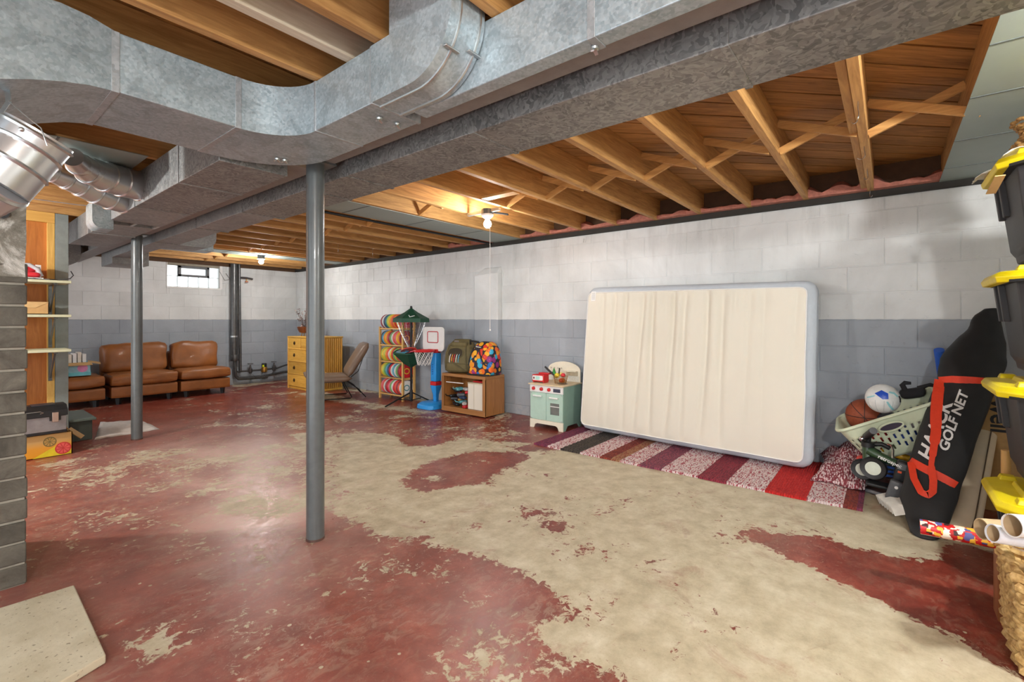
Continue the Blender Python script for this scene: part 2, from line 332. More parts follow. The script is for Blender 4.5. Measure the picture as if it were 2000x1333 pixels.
patch([(250, 1300), (270, 1240), (320, 1220), (385, 1228), (380, 1262), (300, 1302)], .72)
patch([(425, 1140), (520, 1120), (600, 1180), (560, 1230), (470, 1220)], .36)
patch([(900, 1245), (1000, 1235), (1010, 1300), (930, 1333), (880, 1290)], .55)
for q in ([(425, 812), (480, 800), (500, 803), (470, 810), (435, 815)], [(540, 815), (575, 808), (620, 812), (600, 820), (560, 820)], [(512, 873), (525, 867), (543, 872), (526, 878)], [(560, 850), (590, 845), (612, 848), (590, 856)]): patch(q, .95)
patch([(455, 757), (575, 745), (640, 760), (700, 765), (800, 780), (860, 800), (1000, 830), (1000, 800), (800, 745), (560, 735), (440, 745)], .66)
patch([(470, 770), (530, 762), (600, 775), (640, 785), (560, 790)], .42); patch([(560, 765), (640, 768), (740, 790), (850, 802), (870, 812), (760, 806), (640, 784)], .62)
patch([(200, 800), (400, 790), (600, 800), (640, 830), (400, 850), (300, 850)], .3); patch([(660, 800), (800, 805), (860, 820), (1000, 850), (900, 850), (760, 838), (660, 830)], .36)
patch([(660, 800), (1000, 815), (1030, 860), (900, 856), (830, 868), (790, 850), (700, 840), (660, 845)], .46)
patch([(400, 790), (640, 790), (640, 835), (420, 840)], .43)
scuff_gloss = np.zeros(gx.shape)
scuff_gloss[inside(fp([(60, 905), (300, 870), (600, 860), (900, 980), (1000, 1120), (1120, 1190), (1250, 1330), (1250, 2600), (-900, 2600), (-300, 1200), (0, 1000)]))] = .42
scuff_gloss[inside(fp([(250, 830), (600, 815), (1000, 850), (900, 980), (600, 900), (200, 880)]))] = .35
scuff_gloss[inside(fp([(230, 870), (640, 850), (660, 1000), (560, 1130), (350, 1010)]))] = 1.15  # pale gloss haze painted into the middle of the red floor
def blur(a, k, it=2):
    a = a.reshape(ny, nx)
    for _ in range(it):
        for ax in (0, 1):
            p = np.pad(a, [(k, k) if i == ax else (0, 0) for i in (0, 1)], mode='edge'); c = np.cumsum(p, axis=ax); n = a.shape[ax]
            c = np.concatenate([np.zeros_like(np.take(c, [0], ax)), c], ax)
            a = (np.take(c, range(2*k+1, 2*k+1+n), ax)-np.take(c, range(0, n), ax))/(2*k+1)
    return a.ravel()
wear_glare = blur(wear_glare, 1); scuff_gloss = blur(scuff_gloss, 6)
me = bpy.data.meshes.new('floor'); me.vertices.add(nx*ny); me.vertices.foreach_set('co', np.stack([gx, gy, np.zeros_like(gx)], 1).ravel())
ii = (np.arange(ny-1)[:, None]*nx+np.arange(nx-1)[None, :]).ravel(); q = np.stack([ii, ii+1, ii+nx+1, ii+nx], 1)
me.loops.add(q.size); me.loops.foreach_set('vertex_index', q.ravel()); me.polygons.add(len(q)); me.polygons.foreach_set('loop_start', np.arange(0, q.size, 4)); me.polygons.foreach_set('loop_total', np.full(len(q), 4)); me.update()
for nm, ar in (('wear_glare', wear_glare), ('scuff_gloss', scuff_gloss)): a = me.attributes.new(nm, 'FLOAT', 'POINT'); a.data.foreach_set('value', ar.astype(np.float32))
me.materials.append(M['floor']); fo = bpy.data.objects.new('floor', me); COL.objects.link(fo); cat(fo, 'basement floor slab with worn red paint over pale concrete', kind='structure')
# walls of painted blocks
WIN = (2.33, 3.11, 1.635, WT+1)     # window opening in the back wall: x0, x1, z0, z1
CH = .2032; CL = .4064
_bm = {}
def blockmesh(axis, L, H, key):
    k = (axis, round(L, 4), round(H, 4))
    if k in _bm: return _bm[k]
    g = .0032; c = .004; dep = .005; m = MB(); hw, hh = L/2-g, H/2-g
    o = [(-hw, -hh), (hw, -hh), (hw, hh), (-hw, hh)]; i = [(-hw+c, -hh+c), (hw-c, -hh+c), (hw-c, hh-c), (-hw+c, hh-c)]
    if axis == 'y': vs = [(0, a, b) for a, b in o]+[(-dep+.002, a, b) for a, b in o]+[(-dep, a, b) for a, b in i]
    else: vs = [(a, 0, b) for a, b in o]+[(a, -dep+.002, b) for a, b in o]+[(a, -dep, b) for a, b in i]
    fs = [(8, 9, 10, 11)]+[(r*4+j, r*4+(j+1) % 4, r*4+4+(j+1) % 4, r*4+4+j) for r in (0, 1) for j in range(4)]
    m.add(vs, fs); _bm[k] = m.mesh('block', M['wall'], smooth=False); return _bm[k]
def block(par, axis, a0, a1, z0, z1, face):
    if a1-a0 < .02 or z1-z0 < .02: return
    o = bpy.data.objects.new('block', blockmesh(axis, a1-a0, z1-z0, 0)); COL.objects.link(o); o.parent = par; ac = (a0+a1)/2; zc = (z0+z1)/2
    o.location = (Vector((face, ac, zc)) if axis == 'y' else Vector((ac, face, zc)))-par.location
courses = [(0, .112)]+[(EYE+k*CH, EYE+(k+1)*CH) for k in range(-5, 4)]+[(EYE+4*CH, WT)]
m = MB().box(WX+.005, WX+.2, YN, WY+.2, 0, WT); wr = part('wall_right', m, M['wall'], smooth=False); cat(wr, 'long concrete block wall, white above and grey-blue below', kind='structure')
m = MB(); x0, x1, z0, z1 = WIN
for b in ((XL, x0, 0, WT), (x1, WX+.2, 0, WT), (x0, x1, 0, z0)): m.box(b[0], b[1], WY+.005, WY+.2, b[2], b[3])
wb = part('wall_back', m, M['wall'], smooth=False); cat(wb, 'far concrete block wall with a glass-block window, white over grey-blue', kind='structure')
cat(part('wall_light_block', MB().box(XL, WX+.2, YN-.2, YN-.001, 0, JT+.02), plain((206, 206, 200), .8, name='light_block_paint'), smooth=False), 'plain added wall behind the camera that blocks light on the joists', kind='structure')  # unseen wall, added to keep sky light off the joist sides
PIL = (3.70, 4.09)
for ci, (z0, z1) in enumerate(courses):
    o = -.386 if ci % 2 == 0 else -.57; k0 = math.ceil((YN-o)/CL)-1; y = o+k0*CL
    while y < WY:
        block(wr, 'y', max(y, YN), min(y+CL, WY), z0, z1, WX+.005); y += CL
    x = XL-(CH if ci % 2 else 0)
    while x < WX:
        a, b = max(x, XL), min(x+CL, WX)
        if b > WIN[0] and a < WIN[1] and z1 > WIN[2]:
            block(wb, 'x', a, min(b, WIN[0]), z0, z1, WY+.005); block(wb, 'x', max(a, WIN[1]), b, z0, z1, WY+.005)
            if z0 < WIN[2]: block(wb, 'x', max(a, WIN[0]), min(b, WIN[1]), z0, WIN[2], WY+.005)
        else: block(wb, 'x', a, b, z0, z1, WY+.005)
        x += CL
# pilaster with a sloped, arched cap
m = MB(); m.prism([(PIL[0], 0), (PIL[1], 0), (PIL[1], 1.68), (PIL[0], 1.70)], WX-.075, WX, 'x')
m.loft([[(WX-.075, PIL[0], 1.70), (WX-.075, PIL[1], 1.68), (WX, PIL[1], 1.68), (WX, PIL[0], 1.70)], [(WX-.03, PIL[0]+.01, 1.77), (WX-.03, PIL[1]-.12, 1.77), (WX, PIL[1]-.12, 1.78), (WX, PIL[0], 1.78)]])
cat(part('trim_1', m, M['wall'], bev=.004), 'shallow painted pilaster on the long block wall behind the backpacks', kind='structure')
m = MB().box(WX-.03, WX+.1, YN, WY, WT+.002, JB-.001); cat(part('trim_2', m, plain((48, 46, 42), .8, name='sill_felt')), 'dark sill strip along the top of the long block wall', kind='structure')
m = MB().box(XL, WX, WY-.0, WY+.2, WT+.002, JB-.001); m2 = plain((84, 58, 36), .8, name='sill_wood'); cat(part('trim_3', m, m2), 'brown sill plate along the top of the far block wall', kind='structure')
m = MB().box(WX-.0, WX+.2, YN, WY+.2, JB, JT+.02); cat(part('trim_4', m, m2), 'rim joist above the long block wall', kind='structure')
m = MB().box(XL, WX, WY+.0, WY+.2, JB, JT+.02); cat(part('trim_5', m, m2), 'rim joist above the far block wall', kind='structure')
# ceiling: diagonal subfloor planks, joists, cross bracing
def clip(poly, a, b, c):   # keep a*x+b*y<=c
    out = []
    for i in range(len(poly)):
        p, q = poly[i], poly[(i+1) % len(poly)]; fp_ = a*p[0]+b*p[1]-c; fq = a*q[0]+b*q[1]-c
        if fp_ <= 0: out.append(p)
        if fp_*fq < 0: t = fp_/(fp_-fq); out.append((p[0]+(q[0]-p[0])*t, p[1]+(q[1]-p[1])*t))
    return out
ceil = part('ceiling', MB().box(XL, WX+.2, YN, WY+.2, JT+.022, JT+.05), plain((60, 30, 14), .9, name='underlay'), smooth=False); cat(ceil, 'open ceiling of diagonal board subfloor on wooden joists', kind='structure')
p = (XL+YN)/1.41421; R2 = 1/math.sqrt(2)
while p < (WX+WY)*R2:
    poly = clip(clip(rect(XL, WX, YN, WY), R2, R2, p+.1345), -R2, -R2, -p); p += .145
    if len(poly) > 2: part('plank', MB().prism(poly, JT+random.uniform(0, .003), JT+.02), M['plank'], ceil, smooth=False)
JY = [.53+.4064*k for k in range(-5, 21)]; JY = [y for y in JY if y < WY-.05]
for y in JY:
    part('joist', MB().box(1.25, WX-.002, y-.039, y, JB, JT), M['joist'], ceil, bev=.002)
    if y > .3: part('joist', MB().box(XL, 1.30, y+.003, y+.042, JB, JT), M['joist'], ceil, bev=.002)
part('joist', MB().box(XL, 1.2, 1.525, 1.567, JB+.0, JT), M['joist_white'], ceil, bev=.002, label='joist with a whitewashed lower edge')
part('joist', MB().box(2.0, WX-.002, JY[4]+.002, JY[4]+.036, JB+.012, JT-.004), M['joist'], ceil, bev=.002)
for i in range(len(JY)-1):
    a, b = JY[i], JY[i+1]-.039
    if abs(a-3.375) < .1 or abs(a-2.56) < .1 or abs(a-7.03) < .1: continue
    xc = 3.02 if b < 3 else 2.75
    part('brace', MB().bar((xc, a, JB+.012), (xc, b, JT-.03), .019, .04, (0, 0, 1)), M['brace'], ceil); part('brace', MB().bar((xc+.05, a, JT-.03), (xc+.05, b, JB+.012), .019, .04, (0, 0, 1)), M['brace'], ceil)
part('brace', MB().box(2.72, 2.80, 2.175, 2.50, JB-.002, JB+.016), M['brace'], ceil, label='short white block nailed under a joist')
for i in range(2, 16):      # pink insulation stuffed behind the sill
    a, b = JY[i-1], JY[i]-.039
    if i == 2: continue
    m = MB(); rings = []
    for k in range(13):
        y = a+(b-a)*k/12; h = .04+.16*abs(noise.noise(Vector((y*5, 1, 0)))); w = .05+.05*abs(noise.noise(Vector((y*7, 9, 0))))
        rings.append([(WX-.002, y, JB), (WX-.035-w, y, JB+.002), (WX-.04-w, y, JB+h*.6), (WX-.02, y, JB+h), (WX-.002, y, JB+h)])
    m.loft(rings); part('insulation', m, plain((186, 122, 106), .95, 0, .25, name='pink_insulation', sc=30, bump=1.0), ceil)
# sheet-metal panning nailed under joist bays
def pan(name, label, x0, x1, y0, y1, seams, nails=0):
    t = thing(name, label, 'panel', ((x0+x1)/2, (y0+y1)/2, JB-.004), 'sheet metal panels under the joists')
    xs = [x0]+seams+[x1]
    for a, b in zip(xs, xs[1:]): part('sheet', MB().box(a+.001, b-.001, y0, y1, JB-.004-.001*random.random(), JB-.001), M['pan'], t, smooth=False)
    for s_ in seams: part('seam', MB().box(s_-.006, s_+.006, y0, y1, JB-.0065, JB-.004), plain((96, 104, 102), .5, .3, name='seam_dark'), t)
    return t
pan('metal_panel', 'grey-green sheet metal panel under the joists above the stacked totes', 1.70, WX-.03, -1.5, -.272, [2.30, 2.80, 3.42, 4.0])
pan('metal_panel', 'grey sheet metal panel in the joist bay just beyond the nearer bulb', 1.70, WX-.03, 3.372, 3.786, [2.3, 3.0, 3.7])
pan('metal_panel', 'pale blue-grey sheet metal panel beside the far bulb', 1.70, WX-.03, 7.07, 7.40, [2.6, 3.5])
pan('metal_panel', 'dull sheet metal panel under the joists above the two round pipes', -.9, .80, 3.36, 3.72, [.42])
# black pipe between joist bay and the panel
solo('gas_pipe', MB().tube([(1.7, 3.83, JB-.014), (WX-.05, 3.83, JB-.014)], .012, 8), M['blackmetal'], 'thin black pipe running under the joists beside the grey panel', 'pipe')
# ---------------------------------------------------------------- steel beam and posts
bx0, bx1 = 1.17, 1.31
poly = [(bx0, 1.933), (bx1, 1.933), (bx1, 1.943), (1.246, 1.947), (1.246, 2.069), (bx1, 2.073), (bx1, JB-.001), (bx0, JB-.001), (bx0, 2.073), (1.234, 2.069), (1.234, 1.947), (bx0, 1.943)]
cat(part('steel_beam', MB().prism([(a, b) for a, b in poly], YN, WY-.002, 'y'), M['beam_paint']), 'long grey steel beam carried by the two round posts', 'beam')
def post(x, y, label):
    t = thing('steel_post', label, 'post', (x, y, 0), 'round steel posts')
    part('pole', MB().lathe([(.044, .008), (.044, 1.922)], (x, y, 0), 32), M['grey_paint'], t)
    m = MB().lathe([(.0452, .0), (.0452, .012)], (x, y, 0), 32); part('base_ring', m, plain((96, 70, 62), .6, .1, .3, name='rusty_paint', sc=30), t)
    part('cap_plate', MB().box(x-.075, x+.075, y-.075, y+.075, 1.922, 1.932), M['grey_paint'], t)
p1 = pF(628, 1058); p2 = pF(265, 861)
post(1.245, 2.30, 'nearer grey steel post, in the middle of the room, standing on red paint'); post(1.225, 5.52, 'farther grey steel post standing in front of the sofa')
# ---------------------------------------------------------------- ducts
def seam(m_par, x0, x1, y0, y1, z0, z1, along, p, w=.022, t=.003, mt='seam'):
    b = MB()
    if along == 'y': b.box(x0-t, x1+t, p-w/2, p+w/2, z0-t, z1)
    else: b.box(p-w/2, p+w/2, y0-t, y1+t, z0-t, z1)
    part('drive_cleat', b, M[mt], m_par, bev=.001)
def ductbox(par, name, b, mat, bev=.003): return part(name, MB().box(*b), mat, par, bev=bev)
DB = 1.883; DT = JB-.002
# transverse trunk with its elbow, run toward the camera and run to the far end
T = thing('main_duct', 'large shiny rectangular duct that turns a corner over the nearer post', 'duct', (.6, 2.2, DB))
m = MB().box(.385, .76, 1.99, 2.40, DB, DT); part('duct_section', m, M['duct'], T, bev=.003)
# transition at the left: rises and swells toward the plenum
rings = []
for k in range(15):
    t = k/14; x = .385-t*.95; s_ = 3*t**2-2*t**3; w = math.sin(t*PI)
    dz = -.115*min(1, t*3)**1.5 if t < .34 else -.115-.02*(t-.34); dy = -.10*min(1, t*2.6); ey = .02*w
    rings.append([(x, 1.99+dy, DB+dz), (x, 2.40+ey, DB+dz*1.25), (x, 2.40+ey, DT+dz*.5-.0), (x, 1.99+dy, DT+dz*.72+.035*math.sin(min(1, t*2.4)*PI))])
part('transition', MB().loft(rings), M['duct'], T, ang=50)
# elbow: inner throat curves from the X run into the Y run
def arc(cx, cy, r, a0, a1, n=10): return [(cx+r*math.cos(a0+(a1-a0)*k/n), cy+r*math.sin(a0+(a1-a0)*k/n)) for k in range(n+1)]
th = arc(.76, 1.785, .206, PI/2, 0)          # (.76,1.99) -> (.966,1.785)
poly = [(.76, 1.991)]+th[1:]+[(1.178, 1.785)]+arc(.83, 2.06, .348, 0, PI/2, 10)[0:]+[(.76, 2.408)]
part('elbow', MB().prism(poly, DB-.001, DT+.0), M['duct'], T, ang=30)
ductbox(T, 'duct_section', (.966, 1.178, 1.40, 1.785, DB, DT), M['duct'])
for p_ in (.385, .76): seam(T, 0, 0, 1.99, 2.40, DB, DT, 'x', p_)
for p_ in (1.785, 1.405): seam(T, .966, 1.178, 0, 0, DB, DT, 'y', p_, .014)
# the branch that curves up out of the run
rr = .20; pr = [(1.33, DT+.15)]
pr = [(1.405, DB)]+[(1.20-rr*math.sin(a), DB+rr-rr*math.cos(a)) for a in [PI/2*k/10 for k in range(11)]]+[(1.0, JT-.004), (1.30, JT-.004), (1.30, DT), (1.405, DT)]
part('upturned_elbow', MB().prism([(y, z) for y, z in pr], .962, 1.106, 'x'), M['duct'], T, ang=30)
for xx in (1.0, 1.085):
    path = [(xx, 1.40, DB-.002)]+[(xx, 1.20-(rr+.002)*math.sin(a), DB+rr-(rr+.002)*math.cos(a)) for a in [PI/2*k/12 for k in range(13)]]+[(xx, .998, DT+.10)]
    part('standing_seam', MB().tube(path, .005, 6), M['zinc'], T)
for xx, aa in ((.998, .9), (1.085, 1.0)):
    part('clip', MB().bar((xx-.03, 1.20-(rr+.007)*math.sin(aa), DB+rr-(rr+.007)*math.cos(aa)), (xx+.03, 1.20-(rr+.007)*math.sin(aa), DB+rr-(rr+.007)*math.cos(aa)), .014, .006), M['zinc'], T, bev=.002)
# narrow run going on toward the camera side
ductbox(T, 'duct_section', (1.11, 1.168, YN, 1.35, DB, DT), M['duct']); seam(T, 1.11, 1.168, 0, 0, DB, DT, 'y', .62, .024)
for x, y in ((1.05, 1.478), (1.123, 1.467), (1.015, 2.22), (1.045, 2.21), (1.15, .632)):
    m = MB().lathe([(.011, -.006), (.012, 0)], (x, y, DB-.004), 10); m.bar((x-.013, y, DB-.018), (x+.002, y, DB-.007), .010, .004); m.bar((x+.013, y, DB-.018), (x-.002, y, DB-.007), .010, .004); part('wing_nut', m, M['zinc'], T)
# run to the far end of the room
D3 = thing('spangled_duct', 'rectangular spangled duct left of the beam running to the far wall', 'duct', (1.0, 4.4, DB))
ductbox(D3, 'duct_section', (.845, 1.165, 2.43, 3.86, DB-.012, DT), M['duct_spangle']); ductbox(D3, 'duct_section', (.845, 1.165, 3.86, 4.55, DB-.012, DT), M['duct_dark'])
ductbox(D3, 'duct_section', (.86, 1.165, 4.72, 6.3, DB-.008, DT), M['duct_dark'])
for x in (.845, 1.0, 1.145): ductbox(D3, 'register_bar', (x, x+.02, 4.55, 4.72, DB-.010, DB+.01), M['zinc'])
ductbox(D3, 'register_back', (.85, 1.165, 4.55, 4.72, DB+.05, DT), M['duct_dark'])
for p_ in (3.0, 3.86, 5.3): seam(D3, .845, 1.16, 0, 0, DB-.012, DT, 'y', p_, .02, .004, 'duct_dark')
# round-ended take-off at the far end of that duct
m = MB().prism([(.86, 1.80), (.86, 2.03), (.80, 2.03)]+[(.80-.06*math.sin(t), 1.97+.06*math.cos(t)) for t in [PI/2*k/6 for k in range(1, 7)]]+[(.80-.06*math.cos(t), 1.86-.06*math.sin(t)) for t in [PI/2*k/6 for k in range(7)]], 4.5, 4.72, 'y'); part('take_off', m, M['duct'], D3, ang=30)
# supply duct right of the beam
D2 = thing('supply_duct', 'long dull spangled duct hanging just right of the steel beam', 'duct', (1.5, 3.5, 1.876)); Z2 = 1.877
for (a, b, xr, mt) in ((YN, 1.30, 1.652, 'duct_spangle'), (1.30, 2.62, 1.652, 'duct_spangle'), (2.62, 3.5, 1.65, 'duct_spangle'), (3.5, 4.4, 1.60, 'duct_dark'), (4.4, 5.5, 1.56, 'duct_dark'), (5.5, 7.2, 1.53, 'duct_dark')):
    ductbox(D2, 'duct_section', (1.362, xr, a, b, Z2, DT), M[mt])
for p_, xr in ((1.30, 1.652), (.35, 1.652), (2.2, 1.652), (2.62, 1.652), (3.5, 1.65), (4.4, 1.60), (5.5, 1.56)): seam(D2, 1.362, xr, 0, 0, Z2, DT, 'y', p_, .022, .004, 'duct_spangle')
m = MB().prism([(1.50, Z2+.01), (1.82, Z2+.01)]+[(1.82+.11*math.sin(a), Z2+.12-.11*math.cos(a)) for a in [PI/2*k/8 for k in range(1, 9)]]+[(1.93, DT), (1.50, DT)], 5.62, 6.02, 'y'); part('take_off', m, M['duct_dark'], D2, ang=30)
ductbox(D2, 'end_box', (1.362, 1.72, 7.2, 7.75, 1.80, DT), M['duct_dark']); ductbox(D2, 'branch', (1.53, 2.15, 6.35, 6.6, 1.95, DT), M['duct'])
# far left duct with a rounded end by the back wall
m = MB().prism([(XL+.3, 1.80), (1.05, 1.80)]+[(1.05+.11*math.sin(a), 1.91-.11*math.cos(a)) for a in [PI/2*k/8 for k in range(1, 9)]]+[(1.16, DT-.02), (XL+.3, DT-.02)], 7.7, 8.2, 'y')
solo('branch_duct', m, M['duct_dark'], 'brown-looking metal duct with a rounded end near the far block wall', 'duct', ang=30)
m = MB().box(XL+.3, .80, 6.55, 6.85, 1.93, DT); solo('branch_duct', m, M['duct_dark'], 'low metal duct crossing above the shelf partition', 'duct', bev=.004)
# round ducts
def elbow_pipe(name, label, pts, rads, loc):
    t = thing(name, label, 'duct', loc)
    P = [Vector(p) for p in pts]
    for i in range(len(P)-1):
        a, b = P[i], P[i+1]; d = (b-a).normalized()
        part('pipe_section', MB().tube([a-d*.012, b+d*.012], [rads[i], rads[i+1]], 32), M['pipe_metal'], t)
        part('crimp_ring', MB().tube([a-d*.006, a, a+d*.006], [rads[i]+.001, rads[i]+.006, rads[i]+.001], 32), M['zinc'], t)
    return t
pts = [pD(74, 266, 1.36), pD(52, 292, 1.35), pD(25, 322, 1.33), pD(-5, 352, 1.31), pD(-60, 380, 1.30)]
big = elbow_pipe('round_duct', 'big shiny round duct elbow hanging on a strap at the left', pts, [.080, .079, .079, .080, .080], pts[1])
part('screw_boss', MB().ball(pD(42, 253, 1.205), .006), M['zinc'], big)
e = (0, 0, 0)
pA = [(.838, 3.74, 1.985), (.74, 3.70, 1.985), (.66, 3.66, 1.985), (.58, 3.60, 1.99), (.53, 3.54, 2.0), (.49, 3.46, 2.01)]
elbow_pipe('round_duct', 'short round pipe leaving the spangled duct, dull front section', pA, [.092, .092, .088, .075, .06, .05], pA[1])
pB = [(.838, 4.10, 1.945), (.76, 4.07, 1.95), (.68, 4.03, 1.965), (.60, 3.99, 1.985), (.53, 3.95, 2.0), (.46, 3.91, 2.012), (.38, 3.86, 2.02)]
elbow_pipe('round_duct', 'lower round pipe of bent silver sections behind the short one', pB, [.082, .082, .08, .074, .066, .056, .05], pB[1])
# strap and wire hanging the big elbow
st = thing('hanger_strap', 'perforated steel hanger strap beside the big round duct', 'strap', pD(8, 100, 1.5))
a, b = pD(4, -60, 1.52), pD(9, 140, 1.40); m = MB().bar(a, b, .018, .0015, LAT.cross(UP)); part('strap', m, M['zinc'], st)
b2 = pD(17, 198, 1.36); part('strap', MB().bar(b, b2, .018, .0015, LAT.cross(UP)), M['zinc'], st); part('strap', MB().bar(b2, pD(-8, 235, 1.33), .016, .0015, LAT.cross(UP)), M['zinc'], st)
for k in range(12):
    q = a.lerp(b, k/12)-FWD*.0016; part('hole', MB().lathe([(.0035, 0), (.0035, .0008)], q, 10, -FWD), plain((60, 52, 46), .8, name='hole'), st)
part('wire', MB().tube([b2, pD(45, 222, 1.26), pD(80, 250, 1.25), pD(92, 285, 1.26)], .0014, 6), M['zinc'], st)
solo('wire', MB().tube([pD(38, 385, 3.2), pD(90, 392, 3.4), pD(150, 400, 3.6), pD(207, 405, 3.9)], .004, 6), M['white'], 'white electric cable stapled under a joist at the left', 'cable')
# ---------------------------------------------------------------- brick chimney at the left edge
PX, PYf = .262, 2.87
brickm = NT('grey_brick'); v = brickm.coord('pos'); r_ = rnd(brickm)
c = brickm.ramp(brickm.noise(v, 9, 8, .7, .5), [(.3, s2l((72, 68, 60))), (.6, s2l((108, 104, 94))), (.8, s2l((146, 142, 130)))])
hs = brickm.n.new('ShaderNodeHueSaturation'); brickm.L(c, hs.inputs['Color']); brickm.L(brickm.math('MULTIPLY_ADD', r_, .35, .8), hs.inputs['Value']); brickm.set(base=hs.outputs[0], rough=.85); brickm.bump(brickm.noise(v, 60, 6, .7), .6, .004)
mort = plain((150, 146, 134), .9, 0, .2, name='mortar', sc=20, bump=.6)
parg = NT('parged_cement'); v = parg.coord('pos'); n = parg.noise(v, 6, 9, .7, 1.2)
parg.set(base=parg.ramp(n, [(.3, s2l((92, 88, 78))), (.52, s2l((140, 136, 124))), (.66, s2l((216, 214, 206)))]), rough=.85); parg.bump(parg.noise(v, 12, 8, .7), .9, .02)
ch = thing('brick_chimney', 'grey brick chimney at the left edge, rough cement coat on its upper part', 'chimney', (-.2, 3.15, 0))
part('mortar', MB().box(-.70, PX-.007, PYf+.007, 3.45, 0, 1.32), mort, ch, smooth=False)
zz = .004; kk = 0
while zz < 1.29:
    x = PX; first = True; h = .082
    while x > -.7:
        w = .10 if (first and kk % 2) else .205; w = min(w, x+.7)
        o = random.uniform(-.003, .003); part('brick', MB().box(x-w+.004, x-(0 if first else .006)+o*first, PYf+o, PYf+.11, zz, zz+h), brickm.m, ch, bev=.005); x -= w; first = False
    zz += .0915; kk += 1
m = MB(); rings = []
for k in range(20):
    z = 1.31+k*(JT-1.31)/19; f = lambda s_: .008*noise.noise(Vector((z*7, s_, 0)))
    rings.append([(-.70, PYf+.002, z), (-.2, PYf+f(3), z), (.1, PYf+f(5), z), (PX+f(1)*1.2-.003, PYf+f(2), z), (PX-.003+f(8), 3.2, z), (PX-.003, 3.45, z), (-.70, 3.45, z)])
part('cement_coat', MB().loft(rings), parg.m, ch, smooth=True, ang=60); part('thimble', MB().lathe([(.02, 0), (.024, .02), (.016, .02), (.014, .004)], pY(2, 417, PYf)-Vector((0, .0, 0)), 16, (0, -1, 0)), M['black'], ch)
# raised concrete pad on the floor, lower left
pp = fp([(207, 1297), (145, 1157), (-60, 1222), (-60, 1460)])
padm = NT('pad_concrete'); v = padm.coord('pos'); c = padm.ramp(padm.noise(v, 6, 8, .6), [(.3, s2l((186, 176, 148))), (.7, s2l((214, 206, 182)))]); d_ = padm.ramp(padm.noise(v, 70, 3, .5), [(.30, (1, 1, 1)), (.36, (0, 0, 0))])
padm.set(base=padm.mix(padm.math('MULTIPLY', d_, .7), c, s2l((110, 98, 78))), rough=.8); padm.bump(padm.noise(v, 40, 5), .4, .004)
cat(part('concrete_pad', MB().prism(pp, .001, .03), padm.m, bev=.004), 'raised square concrete pad in the floor beside the brick chimney', 'pad')
# ---------------------------------------------------------------- shelf partition behind the chimney
PYW = 5.85
sp = thing('shelf_partition', 'plywood partition with a grey end post carrying pale green shelves', 'partition', (.2, PYW, 0))
part('plywood_panel', MB().box(-1.2, .655, PYW, PYW+.012, 0, 1.99), wood((160, 90, 34), (208, 134, 64), 'z', .5), sp); part('stud', MB().box(.655, .703, PYW-.04, PYW+.05, 0, 1.99), wood((192, 146, 66), (226, 186, 104), 'z', .6), sp, bev=.002)
part('top_plate', MB().box(-1.2, .703, PYW-.045, PYW+.05, 1.99, JB-.002), wood((192, 140, 62), (222, 176, 94), 'x', .6), sp, bev=.002); part('end_post', MB().box(.705, .792, PYW-.045, PYW+.045, 0, JB-.004), plain((138, 146, 142), .5, .1, .1, name='grey_green_paint'), sp, bev=.002)
sgm = plain((206, 210, 178), .5, 0, .05, name='pale_green_shelf')
SZ = (1.462, 1.172, .876)
for z in SZ:
    part('shelf', MB().box(-.35, .765, 5.47, PYW-.046, z-.022, z), sgm, sp, bev=.002)
    m = MB().bar((.672, 5.54, z-.028), (.672, PYW-.048, z-.26), .022, .010, (1, 0, 0)); m.box(.66, .684, PYW-.058, PYW-.047, z-.29, z-.03); m.box(.66, .684, 5.5, PYW-.047, z-.034, z-.026); part('bracket', m, M['grey_paint'], sp)
m = MB().box(.20, .565, 5.66, 5.74, SZ[0], SZ[0]+.135); t = thing('iron_box', 'red product carton standing behind the steam iron on the top shelf', 'box', (.4, 5.7, SZ[0]))
part('carton', m, plain((206, 36, 52), .45, name='red_carton', bump=0), t, bev=.002); part('carton_side', MB().box(.565, .60, 5.655, 5.745, SZ[0], SZ[0]+.135), M['white'], t, bev=.002)
part('lettering', text_mb('ck', (.475, 5.66, SZ[0]+.095), (1, 0, 0), (0, 0, 1), .05, bold=.02), M['black'], t)
for k in range(9): part('barcode_line', MB().box(.572, .594, 5.6535, 5.6548, SZ[0]+.015+k*.012, SZ[0]+.02+k*.012), M['grey_paint'], t)
ir = thing('steam_iron', 'white and grey steam iron with its cord on the top shelf', 'iron', (.45, 5.56, SZ[0])); m = MB()
m.loft([[(x, 5.56+w*math.copysign(1, q), z) for x, w, z, q in ((.36, .045, zz, -1), (.60, .0 if False else .045, zz, -1), (.60, .045, zz, 1), (.36, .045, zz, 1))] for zz in (SZ[0]+.004, SZ[0]+.02)])
part('soleplate', m, M['chrome'], ir, bev=.003); hp = [(.37, SZ[0]+.03), (.40, SZ[0]+.085), (.45, SZ[0]+.118), (.52, SZ[0]+.122), (.57, SZ[0]+.09), (.59, SZ[0]+.03)]
part('handle', MB().tube([(x, 5.56, z) for x, z in hp], .017, 10), plain((196, 198, 204), .35, name='iron_grey'), ir); part('body', MB().pillow(.40, .585, 5.525, 5.595, SZ[0]+.02, SZ[0]+.062, .02), plain((214, 50, 62), .35, name='iron_red'), ir)
part('cord', MB().tube([(.36+.03*k, 5.505+.02*math.sin(k*1.9), SZ[0]+.006) for k in range(12)]+[(.76, 5.49, SZ[0]+.02), (.78, 5.49, SZ[0]+.05), (.765, 5.5, SZ[0]+.085)], .004, 6), M['black'], ir)
cb = thing('cardboard_tray', 'plain cardboard box on the middle shelf holding an orange tool', 'box', (.4, 5.6, SZ[1])); x0, x1, y0, y1, z0, z1 = .2, .63, 5.50, 5.74, SZ[1]+.001, SZ[1]+.105
